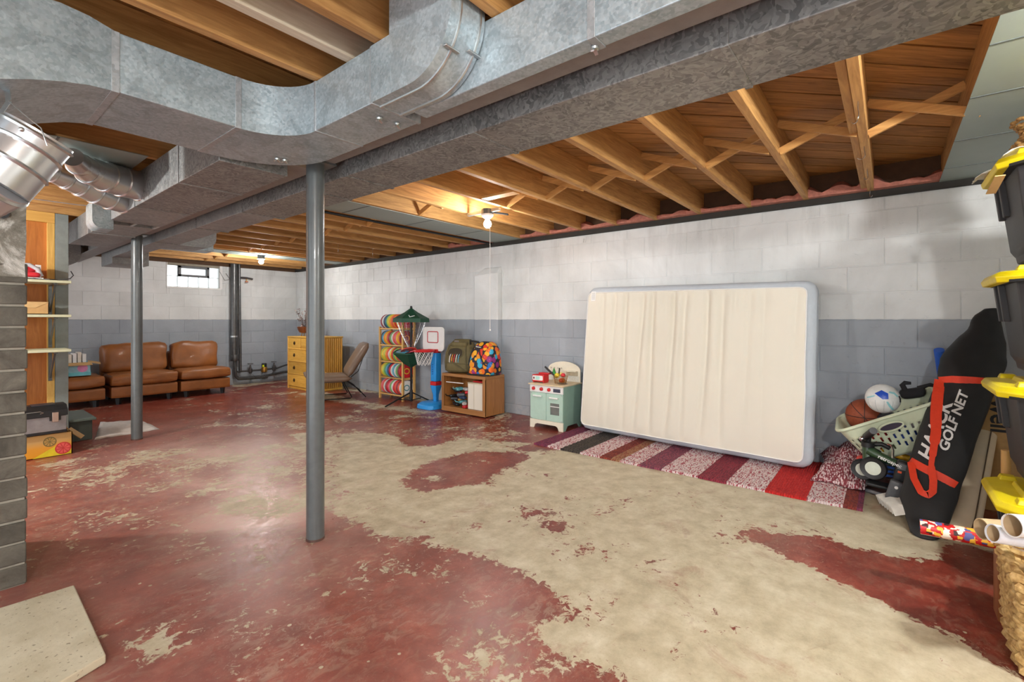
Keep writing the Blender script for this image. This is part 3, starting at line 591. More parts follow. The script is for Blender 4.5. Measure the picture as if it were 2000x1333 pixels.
part('bottom', MB().box(x0, x1, y0, y1, z0, z0+.006), M['card'], cb)
for b in ((x0, x1, y0, y0+.005), (x0, x1, y1-.005, y1), (x0, x0+.005, y0, y1), (x1-.005, x1, y0, y1)): part('side', MB().box(*b, z0, z1), M['card'], cb)
part('flap', MB().add([(x0, y0-.001, z1), (x1, y0-.001, z1), (x1-.08, y0-.003, z1-.05), (x0, y0-.003, z1-.05)], [(0, 1, 2, 3)]), plain((206, 172, 118), .8, name='card_light'), cb)
m = MB().tube([(.24, 5.54, z1+.012), (.36, 5.54, z1+.02), (.45, 5.54, z1+.022), (.50, 5.54, z1+.008)], [.016, .02, .016, .006], 10); o = solo('caulking_tool', m, plain((236, 84, 26), .4, name='orange_plastic'), 'orange plastic tool lying on top of the middle shelf box', 'tool')
m = MB().selip([(SZ[2]+.0, .40, 5.58, .10, .07, 2.4), (SZ[2]+.03, .40, 5.58, .095, .065, 2.2), (SZ[2]+.048, .38, 5.58, .07, .05, 2), (SZ[2]+.055, .36, 5.58, .03, .02, 2)]); o = thing('travel_iron', 'small white travel iron lying on the lowest shelf', 'iron', (.4, 5.58, SZ[2])); part('body', m, M['white'], o); part('grip', MB().tube([(.38, 5.51, SZ[2]+.02), (.41, 5.505, SZ[2]+.03), (.45, 5.51, SZ[2]+.022)], .006, 8), M['black'], o)
# fruit carton, toolbox and green chest
fb = thing('fruit_carton', 'open orange fruit carton printed with citrus slices, under the toolbox', 'box', (.5, 5.5, 0)); x0, x1, y0, y1, z1 = .12, .757, 5.37, 5.70, .185
om = NT('fruit_print'); v = om.coord('pos'); sp_ = om.n.new('ShaderNodeSeparateXYZ'); om.L(v, sp_.inputs[0]); h = om.math('ADD', sp_.outputs[2], om.math('MULTIPLY', sp_.outputs[0], 0)); om.set(base=om.ramp(h, [(.0, s2l((232, 160, 30))), (.08, s2l((228, 160, 50))), (.13, s2l((206, 164, 100)))], 'LINEAR'), rough=.6)
om.n['Color Ramp'] if 'Color Ramp' in om.n else None
for b in ((x0, x1, y0, y0+.006), (x0, x1, y1-.006, y1), (x0, x0+.006, y0, y1), (x1-.006, x1, y0, y1)): part('side', MB().box(*b, .002, z1), om.m, fb)
part('bottom', MB().box(x0, x1, y0, y1, .002, .008), M['card'], fb)
part('flap', MB().bar((x1+.0, 5.53, z1), (x1+.085, 5.50, z1-.085), .12, .005, (0, 0, 1)), M['card'], fb); part('handle_slot', MB().prism(rrect(.58, .66, z1-.0-.02, z1-.004, .008), y0-.0015, y0-.0005, 'y'), M['black'], fb) if False else None
def citrus(cx, cz, r, c1, c2, par):
    m = MB().lathe([(r, 0), (r, .001)], (cx, y0-.0005, cz), 28, (0, -1, 0)); part('printed_slice', m, plain(c1, .6, bump=0), par)
    m = MB()
    for k in range(9):
        a = 2*PI*k/9+.2; m.add([(cx+.12*r*math.cos(a), y0-.0022, cz+.12*r*math.sin(a)), (cx+.86*r*math.cos(a-.27), y0-.0022, cz+.86*r*math.sin(a-.27)), (cx+.86*r*math.cos(a+.27), y0-.0022, cz+.86*r*math.sin(a+.27))], [(0, 1, 2)])
    part('printed_segments', m, plain(c2, .6, bump=0), par)
part('printed_wedge', MB().add([(.52, y0-.0012, .004), (.75, y0-.0012, .004), (.75, y0-.0012, .045), (.68, y0-.0012, .10)], [(0, 1, 2, 3)]), plain((226, 206, 40), .6, bump=0), fb); citrus(.62, .125, .04, (120, 108, 62), (190, 150, 80), fb); citrus(.70, .058, .05, (206, 60, 56), (232, 98, 92), fb)
tb = thing('toolbox', 'grey toolbox with black lid and steel latch standing on the fruit carton', 'toolbox', (.45, 5.45, .19)); x0, x1, y0, y1 = .15, .722, 5.345, 5.60
part('base', MB().box(x0, x1, y0, y1, .192, .212), M['black'], tb, bev=.004); part('body', MB().box(x0, x1-.004, y0+.004, y1-.004, .212, .335), plain((150, 148, 150), .35, .5, .15, name='brushed_steel'), tb, bev=.004)
m = MB().prism([(y0-.008, .335), (y1+.006, .335), (y1+.004, .40), (y1-.05, .42), (y0+.05, .42), (y0-.006, .385)], x0-.005, x1+.004, 'x'); part('lid', m, M['black'], tb, bev=.004)
part('latch', MB().box(.63, .668, y0-.018, y0-.006, .29, .368), plain((190, 170, 156), .3, .8, name='latch_steel'), tb, bev=.002); part('latch_plate', MB().box(.615, .683, y0-.009, y0-.002, .30, .345), M['black'], tb)
part('rule', MB().tube([(.46, y0-.010, .365), (.47, y0-.010, .382), (.56, y0-.010, .384), (.58, y0-.010, .372), (.56, y0-.010, .366)], .003, 6), M['zinc'], tb)
for k in range(3): part('lid_tray', MB().box(.2+.16*k, .34+.16*k, y0+.06, y1-.06, .42, .426), plain((44, 50, 60), .4), tb, bev=.002)
gc = thing('green_chest', 'low dark green painted chest beside the toolbox', 'chest', (.9, 6.1, 0)); gm = plain((58, 66, 58), .5, 0, .12, name='dark_green_paint')
part('body', MB().box(.805, .965, 5.86, 6.42, .0, .185), gm, gc, bev=.003); part('lid', MB().box(.80, .99, 5.83, 6.45, .185, .205), plain((92, 106, 98), .45, 0, .1, name='green_lid'), gc, bev=.003)
m = MB(); q = [pF(185, 860), pF(312, 839), pF(274, 822), pF(196, 826)]; rings = []
for i in range(9):
    rings.append([tuple(q[0].lerp(q[3], i/8).lerp(q[1].lerp(q[2], i/8), j/12)+Vector((0, 0, .006+.008*noise.noise(Vector((i*.7, j*.7, 0)))))) for j in range(13)])
m.loft(rings, False, False); o = solo('drop_cloth', m, plain((206, 198, 190), .9, name='cloth'), 'white cloth spread flat on the red floor beside the farther post', 'cloth'); o.modifiers.new('s', 'SOLIDIFY').thickness = .006
# ---------------------------------------------------------------- window of glass blocks
x0, x1, z0 = WIN[:3]; wz1 = 2.0; w1 = thing('window_1', 'small glass block window with a dark vent frame, high on the far wall', None, (x0, WY, z0)); w1['kind'] = 'structure'
wm = M['white']; part('window_sill', MB().box(x0-.0, x1+.0, WY-.012, WY+.2, z0-.002, z0+.022), wm, w1, bev=.002); part('jamb', MB().box(x1-.03, x1+.01, WY-.012, WY+.2, z0+.022, WT), wm, w1, bev=.002)
part('jamb', MB().box(x0, x0+.01, WY-.008, WY+.2, z0+.022, WT), wm, w1); part('head', MB().box(x0, x1, WY-.005, WY+.2, wz1, WT), plain((150, 142, 126), .7), w1)
gl = NT('glass_block'); gl.set(base=(.95, .99, .97), trans=.92, rough=.28); v = gl.coord('pos'); gl.bump(gl.noise(v, 28, 3, .6, 2), .6, .01)
gx0, gx1 = x0+.012, x1-.032; bw = (gx1-gx0)/5; rh = (wz1-z0-.024)/2.0
for r in range(2):
    for c_ in range(5):
        if r == 1 and 0 < c_ < 4: continue
        a = gx0+bw*c_; z = z0+.023+rh*r; part('glass_block', MB().box(a+.003, a+bw-.003, WY+.03, WY+.09, z+.003, z+rh-.003), gl.m, w1, bev=.008)
part('joint_grid', (lambda m: [m.box(gx0+bw*c_-.003, gx0+bw*c_+.003, WY+.035, WY+.085, z0+.022, wz1) for c_ in (0, 1, 4, 5)] and [m.box(gx0+bw*c_-.003, gx0+bw*c_+.003, WY+.035, WY+.085, z0+.022, z0+.022+rh) for c_ in (2, 3)] and m.box(gx0, gx1, WY+.035, WY+.085, z0+.020+rh, z0+.026+rh))(MB()), plain((200, 204, 200), .7), w1)
fa, fb_, fz0, fz1 = gx0+bw+.004, gx0+4*bw-.004, z0+.03+rh*.93, wz1-.002; dk = plain((84, 84, 86), .5, name='vent_frame')
for b in ((fa, fb_, fz0, fz0+.035), (fa, fb_, fz1-.035, fz1), (fa, fa+.035, fz0, fz1), (fb_-.035, fb_, fz0, fz1)): part('vent_frame', MB().box(b[0], b[1], WY+.0, WY+.09, b[2], b[3]), dk, w1, bev=.002)
part('vent_pane', MB().box(fa+.035, fb_-.035, WY+.05, WY+.056, fz0+.035, fz1-.035), gl.m, w1)
# exterior light well behind the window: pale ground and wall far outside are simply the sky
# ---------------------------------------------------------------- standpipes and water meter
drk = plain((92, 92, 92), .35, .6, .2, name='cast_iron'); WYp = WY-.09
dp = thing('drain_pipe', 'thick grey vertical pipe on the far wall right of the window', 'pipe', (3.25, WYp, 0)); px = pY(457, 600, WYp).x
part('pipe', MB().tube([(px, WYp, .50), (px, WYp, JB)], .055, 20), drk, dp); part('hub', MB().lathe([(.062, 0), (.068, .02), (.068, .08), (.06, .1)], (px+.01, WYp, .43), 20), drk, dp)
part('clamp', MB().lathe([(.058, 0), (.058, .025)], (px, WYp, .83), 20), M['zinc'], dp); part('lower_pipe', MB().tube([(px+.012, WYp, .45), (px+.02, WYp, .25), (px+.03, WYp, .16), (px+.07, WYp, .11), (px+.2, WYp, .105), (px+.55, WYp, .10)], .028, 14), drk, dp)
wp = thing('water_pipe', 'slim grey riser pipe with shut-off tap beside the thick drain pipe', 'pipe', (3.4, WYp, 0)); qx = px+.095
part('pipe', MB().tube([(qx, WYp-.02, .24), (qx-.02, WYp-.02, JB)], .021, 12), drk, wp); a = (qx-.02, WYp-.02, 1.86); part('tap_arm', MB().tube([a, (qx+.1, WYp-.02, 1.86), (qx+.2, WYp-.02, 1.845)], .014, 10), drk, wp); part('tap_handle', MB().lathe([(.026, -.008), (.03, 0), (.026, .008)], (qx+.10, WYp-.02, 1.79), 10), plain((190, 110, 86), .5), wp); part('tap_stem', MB().tube([(qx+.1, WYp-.02, 1.79), (qx+.1, WYp-.02, 1.86)], .006, 8), M['brass'], wp)
solo('thin_wire', MB().tube([(px-.2, WY-.02, 1.95), (px-.12, WY-.02, 1.80), (px-.04, WY-.03, 1.82), (px-.10, WY-.02, 1.92)], .004, 5), drk, 'loop of thin wire on the wall between window and drain pipe', 'wire')
mt = thing('water_meter', 'brass water meter and two gate valves on a low horizontal pipe', 'meter', (3.75, WYp, .2)); mz = .235
part('pipe', MB().tube([(px+.05, WYp-.01, mz), (qx+.3, WYp-.02, mz), (3.99, WYp-.02, mz+.01), (4.15, WYp-.02, mz+.055), (4.32, WYp-.02, mz+.05)], .015, 10), drk, mt)
mx = pY(515, 715, WYp).x; v1 = pY(488, 715, WYp).x; v2 = pY(534, 715, WYp).x
part('meter_body', MB().lathe([(.03, -.05), (.05, -.04), (.055, 0), (.05, .03), (.04, .05)], (mx, WYp-.02, mz), 18), M['brass'], mt); part('register', MB().lathe([(.04, .05), (.042, .10), (.036, .115)], (mx, WYp-.02, mz), 18), M['black'], mt); part('tag', MB().box(mx-.05, mx-.02, WYp-.068, WYp-.062, mz+.05, mz+.09), plain((214, 226, 30), .5, name='yellow_tag', bump=0), mt)
for k, x in enumerate((v1, v2)):
    dz = .008*k; m = MB().lathe([(.018, -.045), (.03, -.03), (.03, .03), (.016, .045), (.012, .10)], (x, WYp-.02, mz+dz), 14); part('valve', m, drk, mt); part('handwheel', MB().lathe([(.045, 0), (.048, .006), (.045, .012)], (x, WYp-.02, mz+dz+.115), 14), drk, mt)
part('dangling_wire', MB().tube([(v1, WYp-.03, .2)]+[(v1+(v2-v1)*t, WYp-.03, .2-.14*math.sin(t*PI)) for t in (.2, .4, .6, .8)]+[(v2, WYp-.03, .2)], .003, 5), drk, mt)
part('return_pipe', MB().tube([(px+.5, WYp-.01, .115), (mx+.1, WYp-.01, .13), (4.1, WYp-.01, .165), (4.3, WYp-.01, .15)], .02, 10), drk, mt)
# ---------------------------------------------------------------- sofa of three modules
def sofa(label, x0, x1, back, y0=7.93, y1=8.66):
    t = thing('sofa_module', label, 'sofa', ((x0+x1)/2, (y0+y1)/2, 0), 'tan leather sofa modules'); L = M['leather']
    part('base', MB().pillow(x0, x1, y0, y1, .085, .245, .025), L, t)
    yb = y1 if not back else 8.42
    part('seat_cushion', MB().pillow(x0-.0, x1+.0, y0-.025, yb, .245, .405, .05, lump=.016, seed=x0*9), L, t)
    part('seat_piping', MB().tube([(x0+.02, y0-.02, .325), (x1-.02, y0-.02, .325)], .004, 6), L, t)
    if back:
        part('back_frame', MB().pillow(x0, x1, 8.48, y1, .24, .66, .05), L, t)
        T_ = lcl(((x0+x1)/2, 8.40, .40), 0, -.20); m = MB(); m.T = T_; w = (x1-x0)/2; m.pillow(-w-.02*(x0 < 2), w-.01, -.09, .09, -.02, .40, .075, lump=.03, seed=x0*5); part('back_cushion', m, L, t)
    for x in (x0+.09, x1-.09):
        for y in (y0+.07, y1-.07): part('foot', MB().lathe([(.026, 0), (.036, .085)], (x, y, 0), 4), M['black'], t)
sofa('tan leather ottoman module at the left with a pale carton on it', .66, 1.44, False); sofa('tan leather sofa module in the middle, behind the farther post', 1.49, 2.235, True); sofa('tan leather sofa module at the right, beside the drain pipe', 2.265, 2.92, True)
bxx = thing('book_carton', 'pale blue printed carton of books standing open on the ottoman', 'box', (1.07, 8.1, .41)); x0, x1, y0, y1, z0, z1 = .83, 1.30, 7.98, 8.34, .412, .585
lb = plain((150, 200, 214), .6, name='pale_blue_print', bump=0); part('bottom', MB().box(x0, x1, y0, y1, z0, z0+.005), M['card'], bxx)
for i, b in enumerate(((x0, x1, y0, y0+.005), (x0, x1, y1-.005, y1), (x0, x0+.005, y0, y1), (x1-.005, x1, y0, y1))): part('side', MB().box(*b, z0, z1), lb, bxx)
part('flap', MB().bar(((x0+x1)/2, y0, z1), ((x0+x1)/2, y0-.10, z1-.03), x1-x0, .004), M['card'], bxx); part('flap', MB().bar((x1, (y0+y1)/2, z1), (x1+.12, (y0+y1)/2-.02, z1-.03), y1-y0, .004), M['card'], bxx)
part('printed_band', MB().box(x0, x1, y0-.002, y0-.001, z0+.01, z0+.05), plain((110, 196, 206), .6, bump=0), bxx); part('printed_spot', MB().lathe([(.05, 0), (.05, .0015)], (x1-.08, y0-.001, z0+.10), 20, (0, -1, 0)), plain((226, 150, 196), .6, bump=0), bxx); part('printed_figure', MB().lathe([(.035, 0), (.035, .0015)], (x1-.26, y0-.001, z0+.09), 20, (0, -1, 0)), plain((226, 188, 160), .6, bump=0), bxx)
for k in range(4): solo('book', MB().box(1.09+.045*k, 1.125+.045*k, 8.02, 8.18, .42, .69+.012*(k % 3)), M['white'] if k % 2 else plain((222, 214, 200), .7), ['first', 'second', 'third', 'fourth'][k]+' upright pale book from the left in the blue carton', 'book', 'books in the carton on the ottoman', bev=.002)
solo('wicker_ball', MB().ball((1.01, 8.1, .62), .07), plain((104, 62, 44), .9, 0, .4, sc=60, bump=1.0), 'brown fuzzy ball beside the books in the blue carton', 'ball')
solo('wooden_box', MB().box(.70, .98, 8.36, 8.60, .41, .72), wood((176, 122, 66), (206, 154, 92), 'z', .6), 'wooden box behind the pale carton on the ottoman', 'box', bev=.003); m = MB().tube([(.72, 8.2, .90), (1.02, 8.35, .73)], .028, 12); solo('cardboard_tube', m, plain((150, 118, 90), .7), 'brown cardboard tube leaning over the wooden box on the ottoman', 'tube')
# ---------------------------------------------------------------- bamboo dresser, bowl of dried leaves, lounge chair
dr = thing('bamboo_dresser', 'honey coloured bamboo chest of drawers in the far corner', 'dresser', (3.98, 7.35, 0)); DX0, DX1, DY0, DY1, DZ = 3.74, 4.22, 6.93, 7.78, .858
dm = wood((196, 140, 44), (232, 184, 84), 'y', .42, coat=.2, knots=False); dm2 = wood((188, 130, 40), (222, 170, 74), 'z', .42, coat=.2, knots=False)
part('carcass', MB().box(DX0+.012, DX1, DY0+.01, DY1-.01, .02, DZ-.02), dm2, dr); part('top', MB().box(DX0-.012, DX1+.005, DY0-.012, DY1+.012, DZ-.022, DZ), dm, dr, bev=.006); part('plinth', MB().box(DX0, DX1, DY0, DY1, .0, .03), dm, dr, bev=.004)
rows = [(.66, .835), (.455, .65), (.25, .445), (.045, .24)]; ym = (DY0+DY1)/2; handm = plain((84, 60, 34), .4, .6, name='dark_brass')
for i, (a, b) in enumerate(rows):
    for (c_, d_) in ([(DY0+.02, ym-.008), (ym+.008, DY1-.02)] if i == 0 else [(DY0+.02, DY1-.02)]):
        dwr = part('drawer', MB().box(DX0-.004, DX0+.012, c_, d_, a, b), dm, dr, bev=.003)
        for y in ([(c_+d_)/2] if i == 0 else [DY0+.21, DY1-.21]):
            m = MB().lathe([(.03, 0), (.028, .004), (.012, .006)], (DX0-.004, y, (a+b)/2), 12, (-1, 0, 0)); m.tube([(DX0-.012, y+.018*math.cos(t), (a+b)/2-.006+.018*math.sin(t)) for t in [k*PI/4 for k in range(9)]], .0035, 6); part('pull', m, handm, dwr)
    part('rail', MB().tube([(DX0-.002, DY0+.0, b+.005), (DX0-.002, DY1, b+.005)], .009, 8), dm, dr)
for k in range(13): part('side_cane', MB().tube([(DX0+.03+k*.036, DY0+.008, .035), (DX0+.03+k*.036, DY0+.008, DZ-.03)], .014, 8), dm2, dr)
for y in (DY0, DY1): part('corner_cane', MB().tube([(DX0, y, .0), (DX0, y, DZ-.02)], .012, 8), dm2, dr)
bp = Vector((3.90, 7.56, DZ+.002)); bo = thing('bronze_bowl', 'small bronze footed bowl on the bamboo dresser', 'bowl', bp)
part('bowl', MB().lathe([(.03, .045), (.075, .06), (.10, .10), (.112, .15), (.105, .155), (.09, .11), (.05, .07), (.01, .065)], bp, 24), plain((128, 78, 50), .35, .6, .2, name='bronze'), bo)
for k in range(3): a = 2*PI*k/3; part('foot', MB().tube([bp+Vector((.04*math.cos(a), .04*math.sin(a), .05)), bp+Vector((.055*math.cos(a), .055*math.sin(a), .0))], .007, 8), M['brass'], bo)
pl = thing('dried_branches', 'dried brown leafy branches standing in the bronze bowl', 'plant', bp+Vector((0, 0, .1))); stem = plain((92, 74, 64), .8, name='stem'); lf = plain((128, 108, 102), .8, 0, .3, name='dry_leaf')
ml = MB(); ms = MB()
for k in range(26):
    a = random.uniform(0, 2*PI); sp0 = random.uniform(.03, .19); h = random.uniform(.14, .33) if k > 5 else random.uniform(.02, .1); b0 = bp+Vector((0, 0, .10)); b1 = bp+Vector((sp0*math.cos(a), sp0*math.sin(a), .13+h)); mid = b0.lerp(b1, .5)+Vector((0, 0, .03)); ms.tube([b0, mid, b1], .0016, 5)
    for j in range(11):
        t = random.uniform(.35, 1.02); c0 = b0.lerp(b1, t)+Vector((0, 0, .03*math.sin(t*PI))); dv = Vector((random.gauss(0, 1), random.gauss(0, 1), random.gauss(0, .7))).normalized(); s_ = dv.orthogonal().normalized(); L_ = random.uniform(.022, .042); ml.add([c0, c0+dv*L_*.5+s_*L_*.28, c0+dv*L_, c0+dv*L_*.5-s_*L_*.28], [(0, 1, 2, 3)])
part('stems', ms, stem, pl, kind='stuff'); part('leaves', ml, lf, pl, kind='stuff', smooth=False)
solo('candle_box', MB().box(3.86, 3.95, 7.36, 7.43, DZ+.001, DZ+.055), plain((226, 206, 150), .6), 'small cream box beside the bronze bowl on the dresser', 'box', bev=.003)
lc = thing('lounge_chair', 'taupe leather lounge chair on a thin black wire frame, beside the dresser', 'chair', (3.73, 6.28, 0)); TC = lcl((3.73, 6.28, 0), math.atan2(.42, -.91)) @ Matrix.Diagonal((.88, .93, .97, 1)); L2 = M['leather2']
def slab(path, th, w, e, par, nm, seed):   # cushion swept along a side profile
    m = MB(); m.T = TC; P = [Vector((a, 0, b)) for a, b in path]; rings = []; n = len(P)
    for i, p in enumerate(P):
        t = (P[min(i+1, n-1)]-P[max(i-1, 0)]).normalized(); nn = Vector((-t.z, 0, t.x)); f = (1-abs(2*i/(n-1)-1)**5)**.4 if 0 < i < n-1 else .15; hh = th/2*max(.15, f); ww = w/2*(1 if 0 < i < n-1 else .94); ring = []
        for k in range(20):
            a = 2*PI*k/20; c_, s_ = math.cos(a), math.sin(a); ring.append(p+Vector((0, 1, 0))*ww*math.copysign(abs(c_)**.45, c_)+nn*hh*math.copysign(abs(s_)**.7, s_)+noise.noise_vector(p*4+Vector((k, seed, 0)))*.004)
        rings.append(ring)
    m.loft(rings); return part(nm, m, L2, par, ang=70)
slab([(.50-.05*k*1.0, .345-.008*min(k, 6)+.006*max(0, 3-k)) for k in range(15)], .12, .60, .04, lc, 'seat', 1); slab([(-.14-.027*k, .33+.040*k) for k in range(13)], .13, .58, .04, lc, 'backrest', 5)
for s_ in (-1, 1):
    y = .26*s_; m = MB(); m.T = TC; m.tube([(.34, y, .285), (.37, y, .20), (.40, y, .02), (.38, y, .008), (-.18, y, .008), (-.20, y, .02), (-.06, y, .28)], .0075, 8); m.tube([(-.08, y, .29), (-.30, y, .14), (-.42, y, .008)], .0075, 8); m.tube([(.34, y, .285), (-.12, y, .265), (-.30, y*.95, .40), (-.44, y*.95, .76)], .0075, 8); part('side_frame', m, M['blackmetal'], lc)
m = MB(); m.T = TC; m.tube([(.385, -.26, .010), (.385, .26, .010)], .0075, 8); m.tube([(-.12, -.26, .265), (-.12, .26, .265)], .0075, 8); part('cross_bar', m, M['blackmetal'], lc)
# ---------------------------------------------------------------- wooden rack of flying discs
RX0, RX1, RY0, RY1 = 4.08, 4.30, 5.22, 5.74; rk = thing('disc_rack', 'slim pine rack with five rows of flying discs', 'rack', (4.2, 5.5, 0)); rw = wood((196, 146, 76), (228, 184, 112), 'z', .5, knots=False)
for x in (RX0+.012, RX1-.012):
    for y in (RY0, RY1): part('post', MB().box(x-.014, x+.014, y-.014, y+.014, 0, 1.03 if y == RY1 else 1.10), rw, rk, bev=.002)
levels = [1.0, .765, .53, .305, .07]; ycols = ['top', 'second', 'middle', 'fourth', 'bottom']
for z in levels:
    for x in (RX0+.012, RX1-.025): part('rail', MB().tube([(x, RY0, z), (x, RY1, z)], .010, 8), rw, rk)
    for y in (RY0, RY1): part('side_rail', MB().box(RX0+.012, RX1-.012, y-.006, y+.006, z-.016, z+.014), rw, rk)
dc = [(230, 96, 78), (238, 198, 60), (214, 40, 52), (94, 170, 200), (226, 226, 222), (240, 150, 60), (120, 180, 110), (232, 120, 140), (70, 80, 110), (200, 214, 90), (150, 60, 70), (60, 140, 150)]
dn = ['coral', 'yellow', 'red', 'light blue', 'white', 'orange', 'green', 'pink', 'navy', 'lime', 'maroon', 'teal']
seqs = [[10, 4, 8, 11, 9, 1, 5, 0, 5, 2, 1, 5, 7], [8, 3, 5, 1, 0, 10, 6, 4, 0, 7, 1, 5, 10], [9, 1, 9, 5, 0, 4, 1, 2, 6, 9, 0, 7, 2], [1, 9, 6, 3, 8, 2, 4, 3, 4, 6, 10, 2], [7, 0, 4, 10, 2, 7, 6, 4, 2, 0, 10, 0, 4]]
ordn = ['first', 'second', 'third', 'fourth', 'fifth', 'sixth', 'seventh', 'eighth', 'ninth', 'tenth', 'eleventh', 'twelfth', 'thirteenth']
_dm = {}
def discmesh(i):
    if i in _dm: return _dm[i]
    s = NT('disc_plastic'); tc = s.coord('obj'); ln = s.n.new('ShaderNodeVectorMath'); ln.operation = 'LENGTH'; s.L(tc, ln.inputs[0]); c2 = dc[(i*5+3) % 12]
    s.set(base=s.ramp(s.math('MULTIPLY', ln.outputs['Value'], 10), [(.0, s2l(dc[i])), (.32, s2l(dc[i])), (.34, s2l(c2)), (.46, s2l(dc[i]))], 'CONSTANT'), rough=.35)
    m = MB().lathe([(.02, .0165), (.085, .0165), (.100, .012), (.106, .003), (.104, 0), (.098, .001), (.095, .010), (.02, .013)], (0, 0, 0), 28); _dm[i] = m.mesh('flying_disc', s.m); return _dm[i]
def disc(i, loc, axis, label, group):
    o = bpy.data.objects.new('flying_disc', discmesh(i)); COL.objects.link(o); o.location = loc; o.rotation_mode = 'QUATERNION'; o.rotation_quaternion = Vector((0, 0, 1)).rotation_difference(Vector(axis).normalized()); return cat(o, label, 'disc', group)
for r, z in enumerate(levels):
    n = len(seqs[r])
    for k, ci in enumerate(seqs[r]):
        y = RY1-.035-(k+.0)*(RY1-RY0-.09)/(n-1); dz = .098 if r else .098
        disc(ci, (RX0+.115, y, z+dz+.004), (-.32, -1, .05*math.sin(k*2.1)), f'{dn[ci]} flying disc, {ordn[k]} from the left on the {ycols[r]} row of the pine rack', f'flying discs on the {ycols[r]} row of the rack')
# ---------------------------------------------------------------- portable disc basket
bx, by = 4.0, 4.93; db = thing('disc_basket', 'portable disc golf basket with dark green canopy on a black tripod', 'basket', (bx, by, 0)); grn = plain((24, 76, 54), .6, 0, .15, name='green_nylon', sc=10)
part('pole', MB().tube([(bx, by, .05), (bx, by, 1.29)], .014, 12), M['blackmetal'], db)
m = MB(); rings = []; n = 6
for r, z in ((.008, 1.285), (.09, 1.225), (.235, 1.145), (.238, 1.095)): rings.append([(bx+r*math.cos(2*PI*k/n+.35), by+r*math.sin(2*PI*k/n+.35), z) for k in range(n)])
m.loft(rings, True, False); o = part('canopy', m, grn, db, smooth=False); o.modifiers.new('s', 'SOLIDIFY').thickness = .004
part('finial', MB().lathe([(.014, 0), (.018, .01), (.012, .03)], (bx, by, 1.28), 12), M['black'], db)
q = Vector((bx-.115, by-.13, 1.175)); part('printed_mark', MB().tube([q+Vector((-.0, .035, .012)), q+Vector((-.012, .0, -.01)), q+Vector((.03, -.045, .006))], .005, 6), M['white'], db)
m = MB(); rings = []; n = 6
for r, z in ((.02, .50), (.10, .55), (.245, .70), (.245, .715)): rings.append([(bx+r*math.cos(2*PI*k/n+.7), by+r*math.sin(2*PI*k/n+.7), z+(.02*math.cos(2*PI*k/n) if r > .2 else 0)) for k in range(n)])
m.loft(rings, True, False); o = part('catch_basket', m, grn, db, smooth=False); o.modifiers.new('s', 'SOLIDIFY').thickness = .005
m = MB()
for k in range(12):
    a = 2*PI*k/12; pts = [(bx+r*math.cos(a), by+r*math.sin(a), z) for r, z in ((.19, 1.10), (.15, .98), (.10, .88), (.05, .78), (.03, .72))]
    for j in range(4):
        A_, B_ = Vector(pts[j]), Vector(pts[j+1])
        for i in range(6): c0 = A_.lerp(B_, (i+.5)/6); d0 = (B_-A_)/6*.55; m.bar(c0-d0, c0+d0, .007 if i % 2 else .003, .003 if i % 2 else .007)
part('chains', m, M['chrome'], db, kind='stuff')
for ex, ey in ((3.66, 5.03), (4.27, 4.80), (4.17, 5.12)): part('leg', MB().bar((bx, by, .17), (ex, ey, .012), .016, .016), M['blackmetal'], db); part('leg_brace', MB().bar((bx, by, .06), (bx+(ex-bx)*.45, by+(ey-by)*.45, .085), .01, .01), M['blackmetal'], db)
part('hub', MB().lathe([(.022, 0), (.024, .05), (.02, .12)], (bx, by, .08), 14), M['black'], db)
for i, (dx, dy, ci) in enumerate(((-.09, .08, 3), (.02, -.10, 7), (-.08, -.05, 0))): disc(ci, (bx+dx, by+dy, .70+.012*i), (-.25+.2*i, .2*i, 1), f'{dn[ci]} disc lying in the green catch basket', 'discs lying in the catch basket')
# ---------------------------------------------------------------- toddler basketball hoop
hx, hy = 4.12, 4.58; hp = thing('toy_hoop', 'blue and red toddler basketball hoop with white backboard', 'hoop', (hx, hy, 0))
part('base', MB().selip([(.0, hx-.06, hy, .17, .16, 4), (.05, hx-.06, hy, .165, .155, 4), (.075, hx-.05, hy, .13, .12, 4)]), M['blue'], hp, bev=.004)
part('pole', MB().loft([[(hx+a*w, hy+b*w, z) for a, b in ((-1, -1), (1, -1), (1, 1), (-1, 1))] for z, w in ((.07, .026), (.16, .03), (.26, .052), (.28, .052))]), M['blue'], hp, bev=.008); part('pole', MB().box(hx-.05, hx+.05, hy-.05, hy+.05, .33, .70), M['blue'], hp, bev=.012)
part('collar', MB().box(hx-.053, hx+.053, hy-.053, hy+.053, .28, .33), M['red'], hp, bev=.006); part('collar', MB().box(hx-.045, hx+.045, hy-.045, hy+.045, .70, .745), M['red'], hp, bev=.006)
m = MB().prism(rrect(hy-.20, hy+.20, .725, 1.035, .05), hx-.052, hx-.03, 'x'); part('backboard', m, M['white'], hp, bev=.005)
m = MB(); o1 = rrect(hy-.10, hy+.10, .835, .975, .02); m.tube([(hx-.054, a, b) for a, b in o1]+[(hx-.054, *o1[0])], .006, 6); part('target_square', m, plain((190, 56, 66), .4), hp)
RC = Vector((hx-.20, hy, .735)); m = MB().tube([RC+Vector((.125*math.cos(t), .125*math.sin(t), 0)) for t in [2*PI*k/28 for k in range(29)]], .013, 8); m.box(hx-.09, hx-.05, hy-.10, hy+.06, .715, .75); part('rim', m, M['red'], hp)
m = MB()
for k in range(12):
    for sg in (1, -1):
        a0 = 2*PI*k/12; pts = [RC+Vector(((.122-.045*(j/4))*math.cos(a0+sg*j*.26), (.122-.045*(j/4))*math.sin(a0+sg*j*.26), -.045*j)) for j in range(5)]; m.tube(pts, .003, 5)
part('net', m, M['white'], hp)
